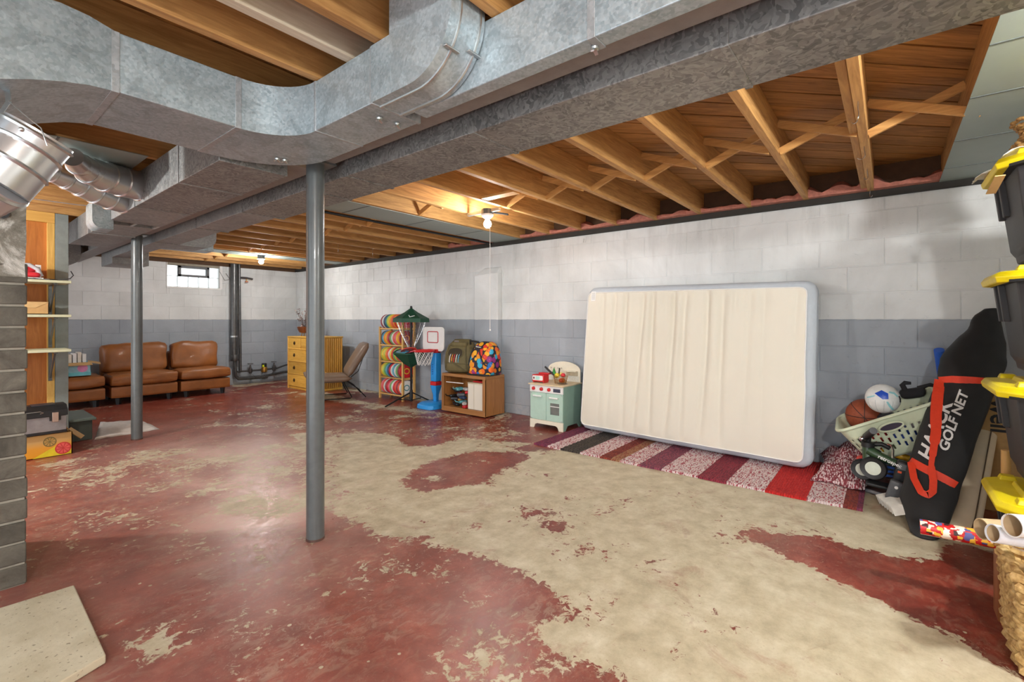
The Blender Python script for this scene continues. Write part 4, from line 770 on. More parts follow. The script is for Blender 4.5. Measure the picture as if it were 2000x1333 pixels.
for k in range(5): part('raised_letter', MB().box(hx-.055, hx-.0495, hy-.005, hy+.015, .42+.03*k, .438+.03*k), plain((30, 110, 190), .4, bump=0), hp)
# ---------------------------------------------------------------- oak cabinet with two backpacks
CX0, CX1, CY0, CY1, CZ = 3.965, 4.31, 3.58, 4.30, .475; oak = wood((134, 84, 40), (176, 122, 68), 'z', .42, coat=.25); oaky = wood((150, 98, 50), (188, 134, 78), 'y', .42, coat=.25)
cab = thing('oak_cabinet', 'open-fronted oak cabinet against the long wall', 'cabinet', (4.14, 3.94, 0))
part('top_panel', MB().box(CX0, CX1, CY0, CY1, CZ-.035, CZ), oaky, cab, bev=.004); part('side_panel', MB().box(CX0, CX1, CY0, CY0+.025, .015, CZ-.035), oak, cab, bev=.003); part('side_panel', MB().box(CX0, CX1, CY1-.025, CY1, .015, CZ-.035), oak, cab, bev=.003)
part('bottom_panel', MB().box(CX0+.01, CX1, CY0+.025, CY1-.025, .05, .07), oaky, cab); part('back_panel', MB().box(CX1-.008, CX1, CY0+.02, CY1-.02, .05, CZ-.035), oak, cab)
part('face_frame', MB().box(CX0-.004, CX0+.016, CY0, CY1, .015, .075), oaky, cab, bev=.002)
for y in (CY0, CY1-.04): part('face_frame', MB().box(CX0-.004, CX0+.016, y, y+.04, .075, CZ-.035), oak, cab, bev=.002)
m = MB().box(CX0+.035, CX1-.03, CY0+.05, CY0+.31, .071, .385); o = thing('fabric_bin', 'cream fabric storage bin in the right half of the oak cabinet', 'bin', (4.1, 3.77, .071)); part('bin_body', m, M['cream'], o, bev=.006); part('bin_rim', MB().box(CX0+.033, CX1-.028, CY0+.048, CY0+.312, .372, .388), plain((198, 186, 158), .8), o, bev=.003)
part('hinge_fold', MB().box(CX0+.0335, CX0+.0345, CY0+.205, CY0+.209, .075, .37), plain((176, 166, 142), .8, bump=0), o)
tc_ = [(190, 30, 40), (30, 34, 40), (96, 170, 180), (190, 188, 184), (60, 60, 66), (170, 130, 60), (40, 60, 90), (24, 26, 28), (150, 30, 36), (84, 88, 92)]; tn = ['red', 'black', 'pale teal', 'silver', 'charcoal', 'tan', 'navy', 'jet black', 'dark red', 'grey']
for k in range(14):
    y = CY0+.36+.28*((k*37) % 10)/10; z = .09+.045*(k//2)*.75; x = CX0+.06+.03*(k % 3); cc = k % 10; a = k*1.3; m = MB(); m.T = lcl((x, y, z), a, .4*math.sin(k)); m.pillow(-.05, .05, -.028, .028, -.018, .018, .016)
    m.tube([(.04, 0, 0), (.09, 0, .01), (.10, .0, .03)], .007, 6); solo('toy', m, plain(tc_[cc], .35), f'{tn[cc]} toy tool in the heap inside the oak cabinet, {"lower" if k < 6 else "middle" if k < 10 else "upper"} part', 'toy', 'toys heaped in the oak cabinet')
solo('white_rod', MB().tube([(CX0+.0, CY0+.35, .372), (CX0+.02, CY1-.06, .365)], .006, 8), M['white'], 'thin white rod lying over the toys in the oak cabinet', 'rod')
solo('tray', MB().box(CX0+.07, CX1-.05, CY0+.08, CY0+.26, .389, .405), M['red'], 'red and black flat gadget on top of the cream bin', 'gadget', bev=.004)
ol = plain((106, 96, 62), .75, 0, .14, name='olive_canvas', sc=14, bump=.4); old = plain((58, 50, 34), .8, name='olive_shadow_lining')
bk = thing('olive_backpack', 'olive canvas disc golf backpack sitting on the oak cabinet', 'backpack', (4.1, 4.12, CZ)); TO = lcl((4.12, 4.12, CZ+.004), .42, 0, .08); m = MB(); m.T = TO
m.selip([(0, 0, 0, .10, .155, 3.5), (.03, 0, 0, .13, .19, 4), (.12, 0, 0, .135, .20, 4), (.24, 0, 0, .125, .19, 4), (.33, .01, 0, .105, .165, 3.5), (.385, .02, 0, .08, .12, 3), (.41, .03, 0, .06, .10, 3)], 36)
for i, v_ in enumerate(m.v): m.v[i] = v_+noise.noise_vector(v_*9)*.006
bag = part('bag_body', m, ol, bk, ang=60); bvh = BVHTree.FromPolygons([v_ for v_ in m.v], m.f); NO = (TO.to_3x3() @ Vector((-1, 0, 0))).normalized()
def onbag(pts, w, par, nm, mat, bv, n=(-1, 0, 0), off=.006, th=.006):
    N = Vector(n).normalized(); P = []
    for p_ in pts:
        h = bv.ray_cast(Vector(p_)+N*.6, -N); P.append((h[0] if h[0] is not None else Vector(p_))+N*off)
    m = MB(); rings = []
    for i, p_ in enumerate(P):
        t = (P[min(i+1, len(P)-1)]-P[max(i-1, 0)]).normalized(); sd = t.cross(N).normalized(); rings.append([p_-sd*w/2-N*th/2, p_+sd*w/2-N*th/2, p_+sd*w/2+N*th/2, p_-sd*w/2+N*th/2])
    m.loft(rings); return part(nm, m, mat, par, bev=.001)
def ln(a, b, n=8): return [Vector(a).lerp(Vector(b), k/n) for k in range(n+1)]
def lo(y0, z0, y1, z1): return [TO @ q_ for q_ in ln((-.12, y0, z0), (-.12, y1, z1))]
BZ = CZ
def ohit(a, f, off=.004):
    p_ = TO @ Vector((-.12, .035+.095*f*math.cos(a), .235+.062*f*math.copysign(abs(math.sin(a))**.7, math.sin(a)))); h = bvh.ray_cast(p_+NO*.5, -NO); return (h[0] if h[0] is not None else p_)+NO*off
AA = [2*PI*k/24 for k in range(25)]
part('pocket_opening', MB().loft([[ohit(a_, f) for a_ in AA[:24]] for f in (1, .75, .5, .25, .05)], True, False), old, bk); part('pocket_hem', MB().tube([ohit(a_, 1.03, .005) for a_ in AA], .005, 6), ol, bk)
fc = ohit(0, .01, 0)
for k, ci in enumerate((4, 5, 2, 4, 3)): disc(ci, TO @ Vector(((TO.inverted() @ fc).x+.082, .09-.028*k, .165)), TO.to_3x3() @ Vector((.05, 1, .12)), f'{dn[ci]} disc, {ordn[k]} from the left, showing in the olive backpack pocket', 'discs in the olive backpack pocket')
m = MB(); m.T = TO @ Matrix.Translation((-.02, 0, .335)) @ Matrix.Rotation(-.3, 4, 'Y'); m.pillow(-.09, .06, -.105, .105, -.012, .06, .03, lump=.006); part('top_flap', m, ol, bk)
for q_, w_ in ((lo(.165, .02, .13, .32), .018), (lo(-.12, .02, -.09, .33), .018), (lo(.09, .14, -.10, .02), .016), (lo(.17, .12, -.15, .10), .008), (lo(.12, .325, -.08, .325), .010)): onbag(q_, w_, bk, 'strap', plain((86, 78, 50), .8, name='olive_web'), bvh, NO, .004)
m = MB(); m.T = TO @ Matrix.Translation((-.105, .03, .375)) @ Matrix.Rotation(-.5, 4, 'Y'); m.box(-.003, .003, -.03, .03, -.012, .012); part('flap_patch', m, M['zinc'], bk, bev=.002)
m = MB(); m.T = TO @ Matrix.Translation((-.0, -.20, .12)); m.pillow(-.09, .09, -.035, .03, -.10, .11, .03, lump=.008); part('side_pocket', m, ol, bk)
# patterned backpack
pm = NT('fruit_pattern'); v = pm.coord('pos'); vo = pm.n.new('ShaderNodeTexVoronoi'); vo.inputs['Scale'].default_value = 17; pm.L(v, vo.inputs['Vector']); sc_ = pm.n.new('ShaderNodeSeparateColor'); pm.L(vo.outputs['Color'], sc_.inputs[0])
cc = pm.ramp(sc_.outputs[0], [(0, s2l((236, 150, 30))), (.2, s2l((56, 176, 214))), (.36, s2l((220, 60, 40))), (.5, s2l((244, 178, 40))), (.64, s2l((150, 40, 120))), (.76, s2l((30, 110, 190))), (.88, s2l((240, 110, 30)))], 'CONSTANT'); rg = pm.ramp(vo.outputs['Distance'], [(.0, (1, 1, 1)), (.56, (1, 1, 1)), (.62, (0, 0, 0))]); wh = pm.ramp(vo.outputs['Distance'], [(.06, (1, 1, 1)), (.12, (0, 0, 0))])
pm.set(base=pm.mix(pm.math('MULTIPLY', wh, .35), pm.mix(rg, s2l((34, 30, 46)), cc), (1, 1, 1)), rough=.6)
b2 = thing('patterned_backpack', 'multicoloured patterned backpack beside the olive one on the cabinet', 'backpack', (4.12, 3.76, CZ)); m = MB(); m.T = lcl((4.13, 3.735, CZ+.004), .1, 0, .06)
m.selip([(0, 0, 0, .125, .165, 5), (.02, 0, 0, .135, .175, 5), (.15, 0, 0, .13, .172, 5), (.26, .0, -.0, .12, .165, 4), (.33, .01, -.01, .10, .14, 3.5), (.375, .02, -.0, .07, .10, 3), (.39, .03, .0, .04, .06, 3)], 36)
for i, v_ in enumerate(m.v): m.v[i] = v_+noise.noise_vector(v_*8+Vector((4, 4, 4)))*.008
part('bag_body', m, pm.m, b2, ang=60); bvh2 = BVHTree.FromPolygons([v_ for v_ in m.v], m.f)
onbag([Vector((3.9, 3.86-.03*math.cos(t*3), BZ+.33-.22*t)) for t in [k/8 for k in range(9)]], .016, b2, 'zip_band', M['black'], bvh2); onbag([Vector((3.9, 3.745-.15*t, BZ+.32-.20*math.sin(t*PI/2))) for t in [k/8 for k in range(9)]], .016, b2, 'zip_band', M['black'], bvh2)
part('bottom_trim', MB().selip([(CZ+.002, 4.13, 3.755, .138, .18, 5), (CZ+.022, 4.13, 3.755, .14, .18, 5)]), M['black'], b2); part('handle', MB().tube([(4.06, 3.90, BZ+.36), (4.04, 3.885, BZ+.405), (4.05, 3.83, BZ+.395), (4.08, 3.78, BZ+.385)], .012, 8), M['black'], b2)
onbag(ln((3.9, 3.83, BZ+.335), (3.9, 3.70, BZ+.325)), .03, b2, 'name_band', M['black'], bvh2); onbag(ln((3.9, 3.80, BZ+.336), (3.9, 3.72, BZ+.328)), .008, b2, 'band_print', M['white'], bvh2, off=.012)
# ---------------------------------------------------------------- play kitchen
KX0, KX1, KY0, KY1, KZ = 3.98, 4.33, 2.545, 2.955, .462; pk = thing('play_kitchen', 'mint and white wooden play kitchen against the long wall', 'toy kitchen', (4.15, 2.75, 0)); mint = plain((176, 206, 192), .5, 0, .04, name='mint', bump=.03); mintd = plain((140, 172, 156), .5, 0, .04, name='mint_side', bump=.03); offw = plain((232, 226, 206), .5, 0, .03, name='ivory', bump=.03)
part('carcass', MB().box(KX0+.012, KX1, KY0, KY1, .07, KZ-.014), mintd, pk); part('counter', MB().box(KX0-.02, KX1+.01, KY0-.012, KY1+.012, KZ-.014, KZ), wood((206, 184, 146), (232, 214, 180), 'y', .5, knots=False), pk, bev=.003)
part('control_panel', MB().box(KX0-.002, KX0+.012, KY0, KY1, .375, KZ-.014), M['white'], pk, bev=.001)
for y in (KY1-.05, KY1-.15, KY1-.245): part('knob', MB().lathe([(.019, 0), (.017, .014), (.006, .016)], (KX0-.003, y, .41), 14, (-1, 0, 0)), M['red'], pk)
cpn = part('clock_display', MB().box(KX0-.004, KX0-.001, KY0+.03, KY0+.115, .39, .425), plain((50, 56, 76), .4, bump=0), pk)
def kp(name, y0, y1):
    return part(name, MB().box(KX0, KX0+.012, y0, y1, .09, .372), mint, pk, bev=.002)
dl = kp('door', (KY0+KY1)/2+.002, KY1-.004); part('handle', MB().box(KX0-.018, KX0-.001, KY1-.155, KY1-.045, .328, .343), M['white'], dl, bev=.004)
ym = (KY0+KY1)/2; wy0, wy1, wz0_, wz1_ = KY0+.045, KY0+.155, .155, .275
m = MB()
for b in ((KY0+.004, ym-.002, .09, wz0_), (KY0+.004, ym-.002, wz1_, .372), (KY0+.004, wy0, wz0_, wz1_), (wy1, ym-.002, wz0_, wz1_)): m.box(KX0, KX0+.012, b[0], b[1], b[2], b[3])
od = part('door', m, mint, pk); part('oven_window', MB().box(KX0+.009, KX0+.0115, wy0, wy1, wz0_, wz1_), plain((112, 116, 112), .15, name='oven_glass', bump=0), od); part('oven_rack', MB().box(KX0+.002, KX0+.009, wy0, wy1, .236, .243), M['white'], od); part('handle', MB().box(KX0-.018, KX0-.001, KY0+.055, KY0+.16, .322, .337), M['white'], od, bev=.004)
for y, z in ((KY0+.018, .36), (KY0+.018, .10), (KY1-.018, .36), (KY1-.018, .10)): part('hinge', MB().lathe([(.007, 0), (.006, .004)], (KX0-.001, y, z), 8, (-1, 0, 0)), M['zinc'], pk)
part('kick_board', MB().prism([(KY0, 0), (KY0+.05, 0), (KY0+.065, .035), (KY0+.09, .048), (KY1-.09, .048), (KY1-.065, .035), (KY1-.05, 0), (KY1, 0), (KY1, .088), (KY0, .088)], KX0-.001, KX0+.012, 'x'), offw, pk); part('side_foot', MB().prism([(KX0+.012, 0), (KX0+.05, 0), (KX0+.09, .045), (KX1-.06, .045), (KX1-.03, 0), (KX1, 0), (KX1, .07), (KX0+.012, .07)], KY0, KY0+.012, 'y'), mintd, pk)
part('side_foot', MB().prism([(KX0+.012, 0), (KX0+.05, 0), (KX0+.09, .045), (KX1-.06, .045), (KX1-.03, 0), (KX1, 0), (KX1, .07), (KX0+.012, .07)], KY1-.012, KY1, 'y'), mintd, pk)
bt = [(KY0+.0, KZ), (KY1-.0, KZ), (KY1, .585)]+[(ym+.205*math.cos(t), .585+.09*math.sin(t)) for t in [PI*k/12 for k in range(1, 12)]]+[(KY0, .585)]
part('back_board', MB().prism([(a, b) for a, b in bt], KX1-.012, KX1, 'x'), offw, pk, bev=.002); part('ledge', MB().box(KX1-.055, KX1-.012, KY0+.03, KY0+.17, .572, .58), offw, pk); part('small_shelf', MB().box(KX1-.02, KX1-.012, KY0+.03, KY0+.17, .53, .572), plain((206, 196, 170), .6), pk); part('splash_tiles', MB().box(KX1-.0145, KX1-.0125, KY0+.01, KY1-.01, KZ+.002, .525), plain((222, 224, 214), .4, 0, .1, sc=60), pk)
for k in range(4): part('hook', MB().tube([(KX1-.012, KY1-.05-.045*k, .60), (KX1-.03, KY1-.05-.045*k, .595), (KX1-.032, KY1-.05-.045*k, .61)], .003, 6), M['chrome'], pk)
part('sink', MB().lathe([(.05, .001), (.055, .004), (.05, .004), (.03, .002)], (KX0+.13, KY0+.09, KZ), 18), M['grey_paint'], pk)
tr = thing('toy_register', 'red and white toy cash register on the play kitchen counter', 'toy', (4.05, 2.88, KZ)); part('body', MB().box(4.03, 4.13, 2.815, 2.965, KZ+.012, KZ+.085), M['red'], tr, bev=.006); part('face', MB().prism(rrect(2.825, 2.957, KZ+.026, KZ+.076, .012), 4.026, 4.0295, 'x'), M['white'], tr); part('screen', MB().box(4.023, 4.0258, 2.865, 2.915, KZ+.035, KZ+.067), plain((176, 222, 214), .3, bump=0), tr); part('top_tray', MB().box(4.10, 4.17, 2.80, 2.93, KZ+.085, KZ+.10), M['red'], tr, bev=.003)
part('button', MB().box(4.022, 4.0258, 2.93, 2.945, KZ+.04, KZ+.06), plain((120, 40, 50), .4, bump=0), tr)
for y in (2.825, 2.955): part('foot', MB().box(4.04, 4.12, y-.006, y+.006, KZ+.001, KZ+.013), M['red'], tr)
wbk = Vector((4.12, 2.665, KZ+.002)); wk = thing('wire_basket', 'small brass wire basket on the play kitchen counter', 'basket', wbk); m = MB()
for k in range(6): zz = .002+.016*k; r = .052+.0035*k; m.tube([wbk+Vector((r*math.cos(t), r*1.15*math.sin(t), zz)) for t in [2*PI*j/20 for j in range(21)]], .0018, 5)
for k in range(16): a = 2*PI*k/16; m.tube([wbk+Vector((.052*math.cos(a), .06*math.sin(a), 0)), wbk+Vector((.07*math.cos(a), .08*math.sin(a), .082))], .0015, 5)
part('wires', m, M['brass'], wk)
for nm_, c_, dx, dy, z, r, lb_ in (('toy_lemon', (232, 206, 60), -.02, .03, .085, .027, 'yellow toy lemon in the wire basket'), ('toy_tomato', (220, 50, 60), -.01, -.04, .09, .025, 'red toy tomato in the wire basket'), ('toy_orange', (226, 120, 40), .02, -.01, .03, .03, 'orange toy fruit at the bottom of the wire basket'), ('toy_pepper', (200, 60, 40), -.02, -.02, .035, .024, 'dark red toy pepper low in the wire basket'), ('toy_pear', (216, 206, 120), .02, .0, .095, .024, 'pale toy pear at the back of the wire basket')):
    solo(nm_, MB().ball(wbk+Vector((dx, dy, z)), r, 14, (1, 1, .92)), plain(c_, .4, bump=.05), lb_, 'toy food')
solo('toy_leek', MB().tube([wbk+Vector((-.01, .05, .06)), wbk+Vector((-.01, .075, .12)), wbk+Vector((-.0, .08, .155))], [.012, .017, .004], 10), plain((50, 140, 60), .5), 'green toy vegetable sticking out of the wire basket', 'toy food'); solo('toy_pan', MB().tube([wbk+Vector((-.02, .06, .08)), wbk+Vector((-.02, .12, .12)), wbk+Vector((-.02, .18, .165))], [.010, .012, .010], 10), M['black'], 'black toy pan handle leaning out of the wire basket', 'toy'); solo('toy_spatula', MB().tube([wbk+Vector((-.0, .02, .09)), wbk+Vector((-.0, .01, .16))], .007, 8), M['black'], 'short black toy utensil upright in the wire basket', 'toy')
# ---------------------------------------------------------------- ceiling bulbs, hooks
def bulb(loc, label, top, chain):
    t = thing('ceiling_bulb', label, 'light bulb', (loc[0], loc[1], top)); x, y, z = loc
    part('junction_box', MB().lathe([(.052, top-.045), (.052, top-.001)], (x, y, 0), 8), M['grey_paint'], t, bev=.002)
    part('lamp_holder', MB().lathe([(.022, z+.045), (.03, z+.05), (.052, top-.058), (.055, top-.046)], (x, y, 0), 24), M['white'], t)
    em = NT('lit_bulb'); em.set(base=(1, 1, 1), emis=(1, .96, .9), estr=40.0); part('bulb', MB().lathe([(.003, -.036), (.018, -.031), (.031, -.015), (.0345, 0), (.030, .016), (.018, .034), (.012, .05)], (x, y, z), 20), em.m, t)
    if chain: part('pull_cord', MB().tube([(x-.01, y-.035, z+.05), (x-.012, y-.04, z-.1), (x-.012, y-.04, chain)], .0022, 6), M['white'], t); part('cord_knob', MB().ball((x-.012, y-.04, chain), .008, 10), M['white'], t)
bulb(BULB1, 'bare ceiling bulb with a long pull cord, nearer the camera', JB, 1.04); bulb(BULB2, 'bare ceiling bulb in the far half of the room', JB-.005, None)
m = MB().box(BULB1[0]-.015, BULB1[0]+.015, 2.5605, BULB1[1]-.05, JB-.03, JB-.005); m.box(BULB1[0]-.015, BULB1[0]+.015, BULB1[1]+.05, 2.93, JB-.03, JB-.005); solo('mounting_bar', m, M['zinc'], 'metal bar between joists that carries the nearer bulb', 'bar')
m = MB().bar((BULB1[0]+.06, BULB1[1]-.02, JB-.02), (BULB1[0]+.11, BULB1[1]-.14, JB-.045), .03, .012); solo('bulb_clip', m, M['black'], 'small black and white gadget hanging beside the nearer bulb', 'clip')
def hook(x, y, z, rz, s, label):
    m = MB(); m.T = lcl((x, y, z), rz); m.tube([(0, 0, .0), (0, 0, -.02*s), (-.004*s, 0, -.04*s)]+[(.014*s-.018*s*math.cos(t), 0, -.05*s-.018*s*math.sin(t)) for t in [k*PI/6 for k in range(6)]], .0022, 6); return solo('screw_hook', m, M['chrome'], label, 'hook', 'small metal hooks under the joists')
for k, (u, v, w) in enumerate(((1645, 205, 'nearest the duct'), (1656, 292, 'second'), (1664, 335, 'third'), (1669, 372, 'nearest the wall'))):
    q = pD(u, v, (JB-EYE)*F/(HOR-v)); hook(q.x, .105, JB, .6+k, 1.0 if k else 1.3, f'small metal hook under the doubled joist at the right, {w} of four')
sj = lambda y: min((y_ for y_ in JY), key=lambda t: abs(t-.02-y))-.02
q = pD(652, 478, (JB-EYE)*F/(HOR-478)); hook(q.x, sj(q.y), JB-.0, 1.2, 1.5, 'S-shaped metal hook under the far joists just right of the nearer post'); q = pD(720, 487, (JB-EYE)*F/(HOR-487)); hook(q.x, sj(q.y), JB, .9, 1.5, 'S-shaped metal hook under the far joists, farther from the nearer post')
q = pX(1145, 470, WX-.03); solo('wire_clip', MB().tube([q+Vector((-.005, 0, .035)), q+Vector((-.01, .01, -.02)), q+Vector((-.01, .02, .02)), q+Vector((-.01, .03, -.02))], .003, 6), M['zinc'], 'small wire clip at the top of the long wall above the play kitchen', 'clip')
# ---------------------------------------------------------------- mattress leaning on the wall
def knit(cols, speck, name='knit_wool', sc=70):
    s = NT(name); v = s.coord('pos', (1, 2.2, 1)); vo = s.n.new('ShaderNodeTexVoronoi'); vo.inputs['Scale'].default_value = sc; s.L(v, vo.inputs['Vector']); sp_ = s.n.new('ShaderNodeSeparateColor'); s.L(vo.outputs['Color'], sp_.inputs[0])
    s.set(base=s.mix(s.ramp(sp_.outputs[0], [(speck, (0, 0, 0)), (speck+.02, (1, 1, 1))]), s2l(cols[0]), s2l(cols[1])), rough=.95)
    wv = s.n.new('ShaderNodeTexWave'); wv.wave_type = 'BANDS'; wv.bands_direction = 'Y'; wv.inputs['Scale'].default_value = 22; wv.inputs['Distortion'].default_value = 2; wv.inputs['Detail'].default_value = 2; s.L(s.coord('pos'), wv.inputs['Vector'])
    s.bump(s.math('ADD', s.math('MULTIPLY', vo.outputs['Distance'], -.6), wv.outputs['Fac']), .9, .008); return s.m
B0, B1, T0, T1 = Vector((4.00, .43, .028)), Vector((4.12, 2.45, .028)), Vector((4.145, .415, 1.428)), Vector((4.15, 2.37, 1.455)); TH = .215
def mp(s_, t, off): p_ = (B0.lerp(B1, s_)).lerp(T0.lerp(T1, s_), t); return p_+Vector((-off, 0, off*.04))
mt = thing('mattress', 'bare queen mattress with cream centre and pale blue border, leaning on the wall', 'mattress', (4.2, 1.45, .02))
m0 = MB(); Lm, Hm = 1.98, 1.43
bm = bmesh.new(); bmesh.ops.create_cube(bm, size=2); bmesh.ops.subdivide_edges(bm, edges=bm.edges, cuts=23, use_grid_fill=True); vs = []; e_ = .06
for v_ in bm.verts:
    q = lambda c, h: c*h
    p_ = Vector((v_.co.x*TH/2, math.copysign(1-(1-abs(v_.co.y))**1.6, v_.co.y)*Lm/2, math.copysign(1-(1-abs(v_.co.z))**1.6, v_.co.z)*Hm/2))
    yc, zc, r_ = max(-Lm/2+.09, min(Lm/2-.09, p_.y)), max(-Hm/2+.09, min(Hm/2-.09, p_.z)), Vector((0, 0, 0))
    dy, dz = p_.y-yc, p_.z-zc; dl_ = math.hypot(dy, dz)
    if dl_ > .09: p_.y, p_.z = yc+dy/dl_*.09, zc+dz/dl_*.09
    edge = min(Lm/2-abs(p_.y), Hm/2-abs(p_.z))
    if dl_ > 1e-6 and dy and dz: edge = .09-min(dl_, .09)
    ex = TH/2-e_
    if edge < e_: k = 1-(1-edge/e_)**2; lim = ex+e_*math.sqrt(max(0, k)); p_.x = max(-lim, min(lim, p_.x))
    sag = noise.noise(Vector((p_.x*3, p_.y*3.1, p_.z*3)))*.012
    vs.append(mp(p_.y/Lm+.5, p_.z/Hm+.5, -p_.x-TH/2+TH+0 if False else p_.x-TH/2)+Vector((sag, sag*.6, 0)))
m0.add(vs, [tuple(v_.index for v_ in f.verts) for f in bm.faces]); bm.free()
part('mattress_body', m0, plain((196, 204, 212), .85, 0, .03, name='pale_blue_cotton', sc=30, bump=.3), mt, ang=80)
NXg, NZg = 280, 44; rings = []; folds = [(.075, .012, .004), (.16, .008, .003), (.24, .012, .004), (.315, .012, .010), (.40, .012, .012), (.475, .014, .012), (.545, .013, .014), (.62, .013, .014), (.69, .012, .012), (.76, .012, .010), (.82, .012, .006), (.89, .012, .005)]
for j in range(NZg+1):
    ring = []
    for i in range(NXg+1):
        a, b = -1+2*i/NXg, -1+2*j/NZg; py, pz = a*(Lm/2-.055), b*(Hm/2-.06); hy_, hz_ = Lm/2-.055-.05, Hm/2-.06-.05
        if abs(py) > hy_ and abs(pz) > hz_:
            dy, dz = abs(py)-hy_, abs(pz)-hz_; dl_ = math.hypot(dy, dz)
            if dl_ > .05: py = math.copysign(hy_+dy/dl_*.05, py); pz = math.copysign(hz_+dz/dl_*.05, pz)
        s_, t = py/Lm+.5, pz/Hm+.5; d_ = .004
        tt = t+.0*s_
        for c_, w, h in folds:
            cc_ = c_+.012*math.sin(c_*40+t*2.0); sg = ((1-s_)-(1-cc_)); env = (.25+.75*t)*(1 if t < .93 else max(0, (1-t)/.07)); d_ -= 2.6*h*env*(math.exp(-(sg/w)**2)-.45*math.exp(-((sg-.028)/(w*1.6))**2))
        if t > .75: d_ += .006*math.sin(s_*150+3*math.sin(s_*23))*(t-.75)/.25*max(0, min(1, (.965-t)/.05))
        edge = min(1-abs(a), 1-abs(b)); k = min(1, edge*14); d_ = max(-.042, d_)*k+.046; d_ += .010*noise.noise(Vector((s_*3, t*2.5, 4)))*k
        sag = noise.noise(Vector((TH/2*3, py*3.1, pz*3)))*.012
        ring.append(mp(s_, t, d_+.003)+Vector((sag, sag*.6, 0)))
    rings.append(ring)
part('cream_panel', MB().loft(rings, False, False), M['cream'], mt, ang=80, label='cream fabric centre panel with vertical creases')
P_ = [rings[0][i]+Vector((-.003, 0, 0)) for i in range(0, NXg+1, 4)]+[r[-1]+Vector((-.003, 0, 0)) for r in rings]+[rings[-1][i]+Vector((-.003, 0, 0)) for i in range(NXg, -1, -4)]+[r[0]+Vector((-.003, 0, 0)) for r in rings[::-1]]
Q = [P_[0]]
for p_ in P_[1:]:
    if (p_-Q[-1]).length > .006: Q.append(p_)
part('piping', MB().tube(Q+[Q[1]], .0045, 6), M['white'], mt)
c0 = pX(1176, 567, 4.13); m = MB().loft([[mp(.955, .965, .052), mp(.930, .965, .052), mp(.930, .90, .052), mp(.955, .90, .052)], [mp(.955, .965, .055), mp(.930, .965, .055), mp(.930, .90, .055), mp(.955, .90, .055)]]); tg = part('care_tag', m, M['white'], mt)
for k in range(6): t0 = .955-.008*k; part('tag_print', MB().loft([[mp(.951, t0, .0556), mp(.934, t0, .0556), mp(.934, t0-.003, .0556), mp(.951, t0-.003, .0556)], [mp(.951, t0, .0563), mp(.934, t0, .0563), mp(.934, t0-.003, .0563), mp(.951, t0-.003, .0563)]]), plain((170, 168, 164), .7, bump=0), tg)
# ---------------------------------------------------------------- striped rug
pk_ = knit(((236, 216, 214), (178, 88, 98)), .66); pur = knit(((140, 56, 84), (108, 50, 74)), .5); dkg = knit(((58, 50, 48), (84, 76, 66)), .6); brn = knit(((120, 44, 40), (150, 66, 50)), .5); tan_ = knit(((176, 128, 92), (150, 80, 60)), .55); mar = knit(((156, 52, 68), (126, 42, 58)), .5); redk = knit(((212, 42, 38), (196, 30, 30)), .5); rust = knit(((150, 62, 48), (120, 48, 44)), .5); pu2 = knit(((120, 62, 80), (160, 80, 96)), .55)
rg = thing('striped_rug', 'hand-knit rug of pink, maroon, purple and red stripes under the mattress', 'rug', (3.9, 1.3, 0))
us = [1043, 1069, 1095, 1133, 1172, 1193, 1211, 1249, 1292, 1363, 1418, 1494, 1575, 1646, 1673, 1685]; ms_ = [pur, pk_, dkg, pk_, brn, tan_, pk_, pu2, pk_, mar, pk_, redk, pk_, rust, pur]
snm = ['purple', 'pink and white', 'charcoal', 'pink and white', 'brown', 'tan', 'pink and white', 'plum', 'pink and white', 'maroon', 'pink and white', 'bright red', 'pink and white', 'rust', 'purple edge']
ys = [pX(u, 900, 3.425).y for u in us]
for i in range(len(us)-1):
    ya, yb = ys[i], ys[i+1]; n1 = max(3, int((ya-yb)/.02)); rings = []
    for j in range(n1+1):
        y = ya+(yb-ya)*j/n1; ring = []
        for k in range(49):
            x = 3.425+.93*k/48; z = .013+.003*math.sin(j*2.2+i)*math.cos(k*1.7)+.002*random.random()
            if y < .42 and x > 3.8: z += .05*max(0, (.42-y)/.3)*max(0, (x-3.8)/.5)
            ring.append((x+.012*noise.noise(Vector((y*3, 0, 0)))+(.03*max(0, .3-y)), y, z))
        rings.append([(ring[0][0]-.006, y, .001)]+ring)
    o = part('stripe', MB().loft(rings, False, False), ms_[i], rg, ang=80, label=snm[i]+' stripe')
# rumpled corner by the wall
rings = []
for j in range(15):
    s_ = j/14; ring = []
    for k in range(17):
        t = k/16; base = Vector((3.80+.52*t, .42-.30*s_, .03)); h = .20*math.sin(min(1, t*1.3)*PI*.55)*(.35+.65*math.sin(s_*PI*.8))*(.9+.4*noise.noise(Vector((s_*4, t*4, 0)))); ring.append(base+Vector((.03*math.sin(s_*6), -.05*math.sin(t*3), h)))
    rings.append(ring)
o = part('folded_corner', MB().loft(rings, False, False), knit(((142, 66, 74), (226, 200, 200)), .58), rg, ang=80, label='rumpled corner standing up against the wall'); o.modifiers.new('s', 'SOLIDIFY').thickness = .014
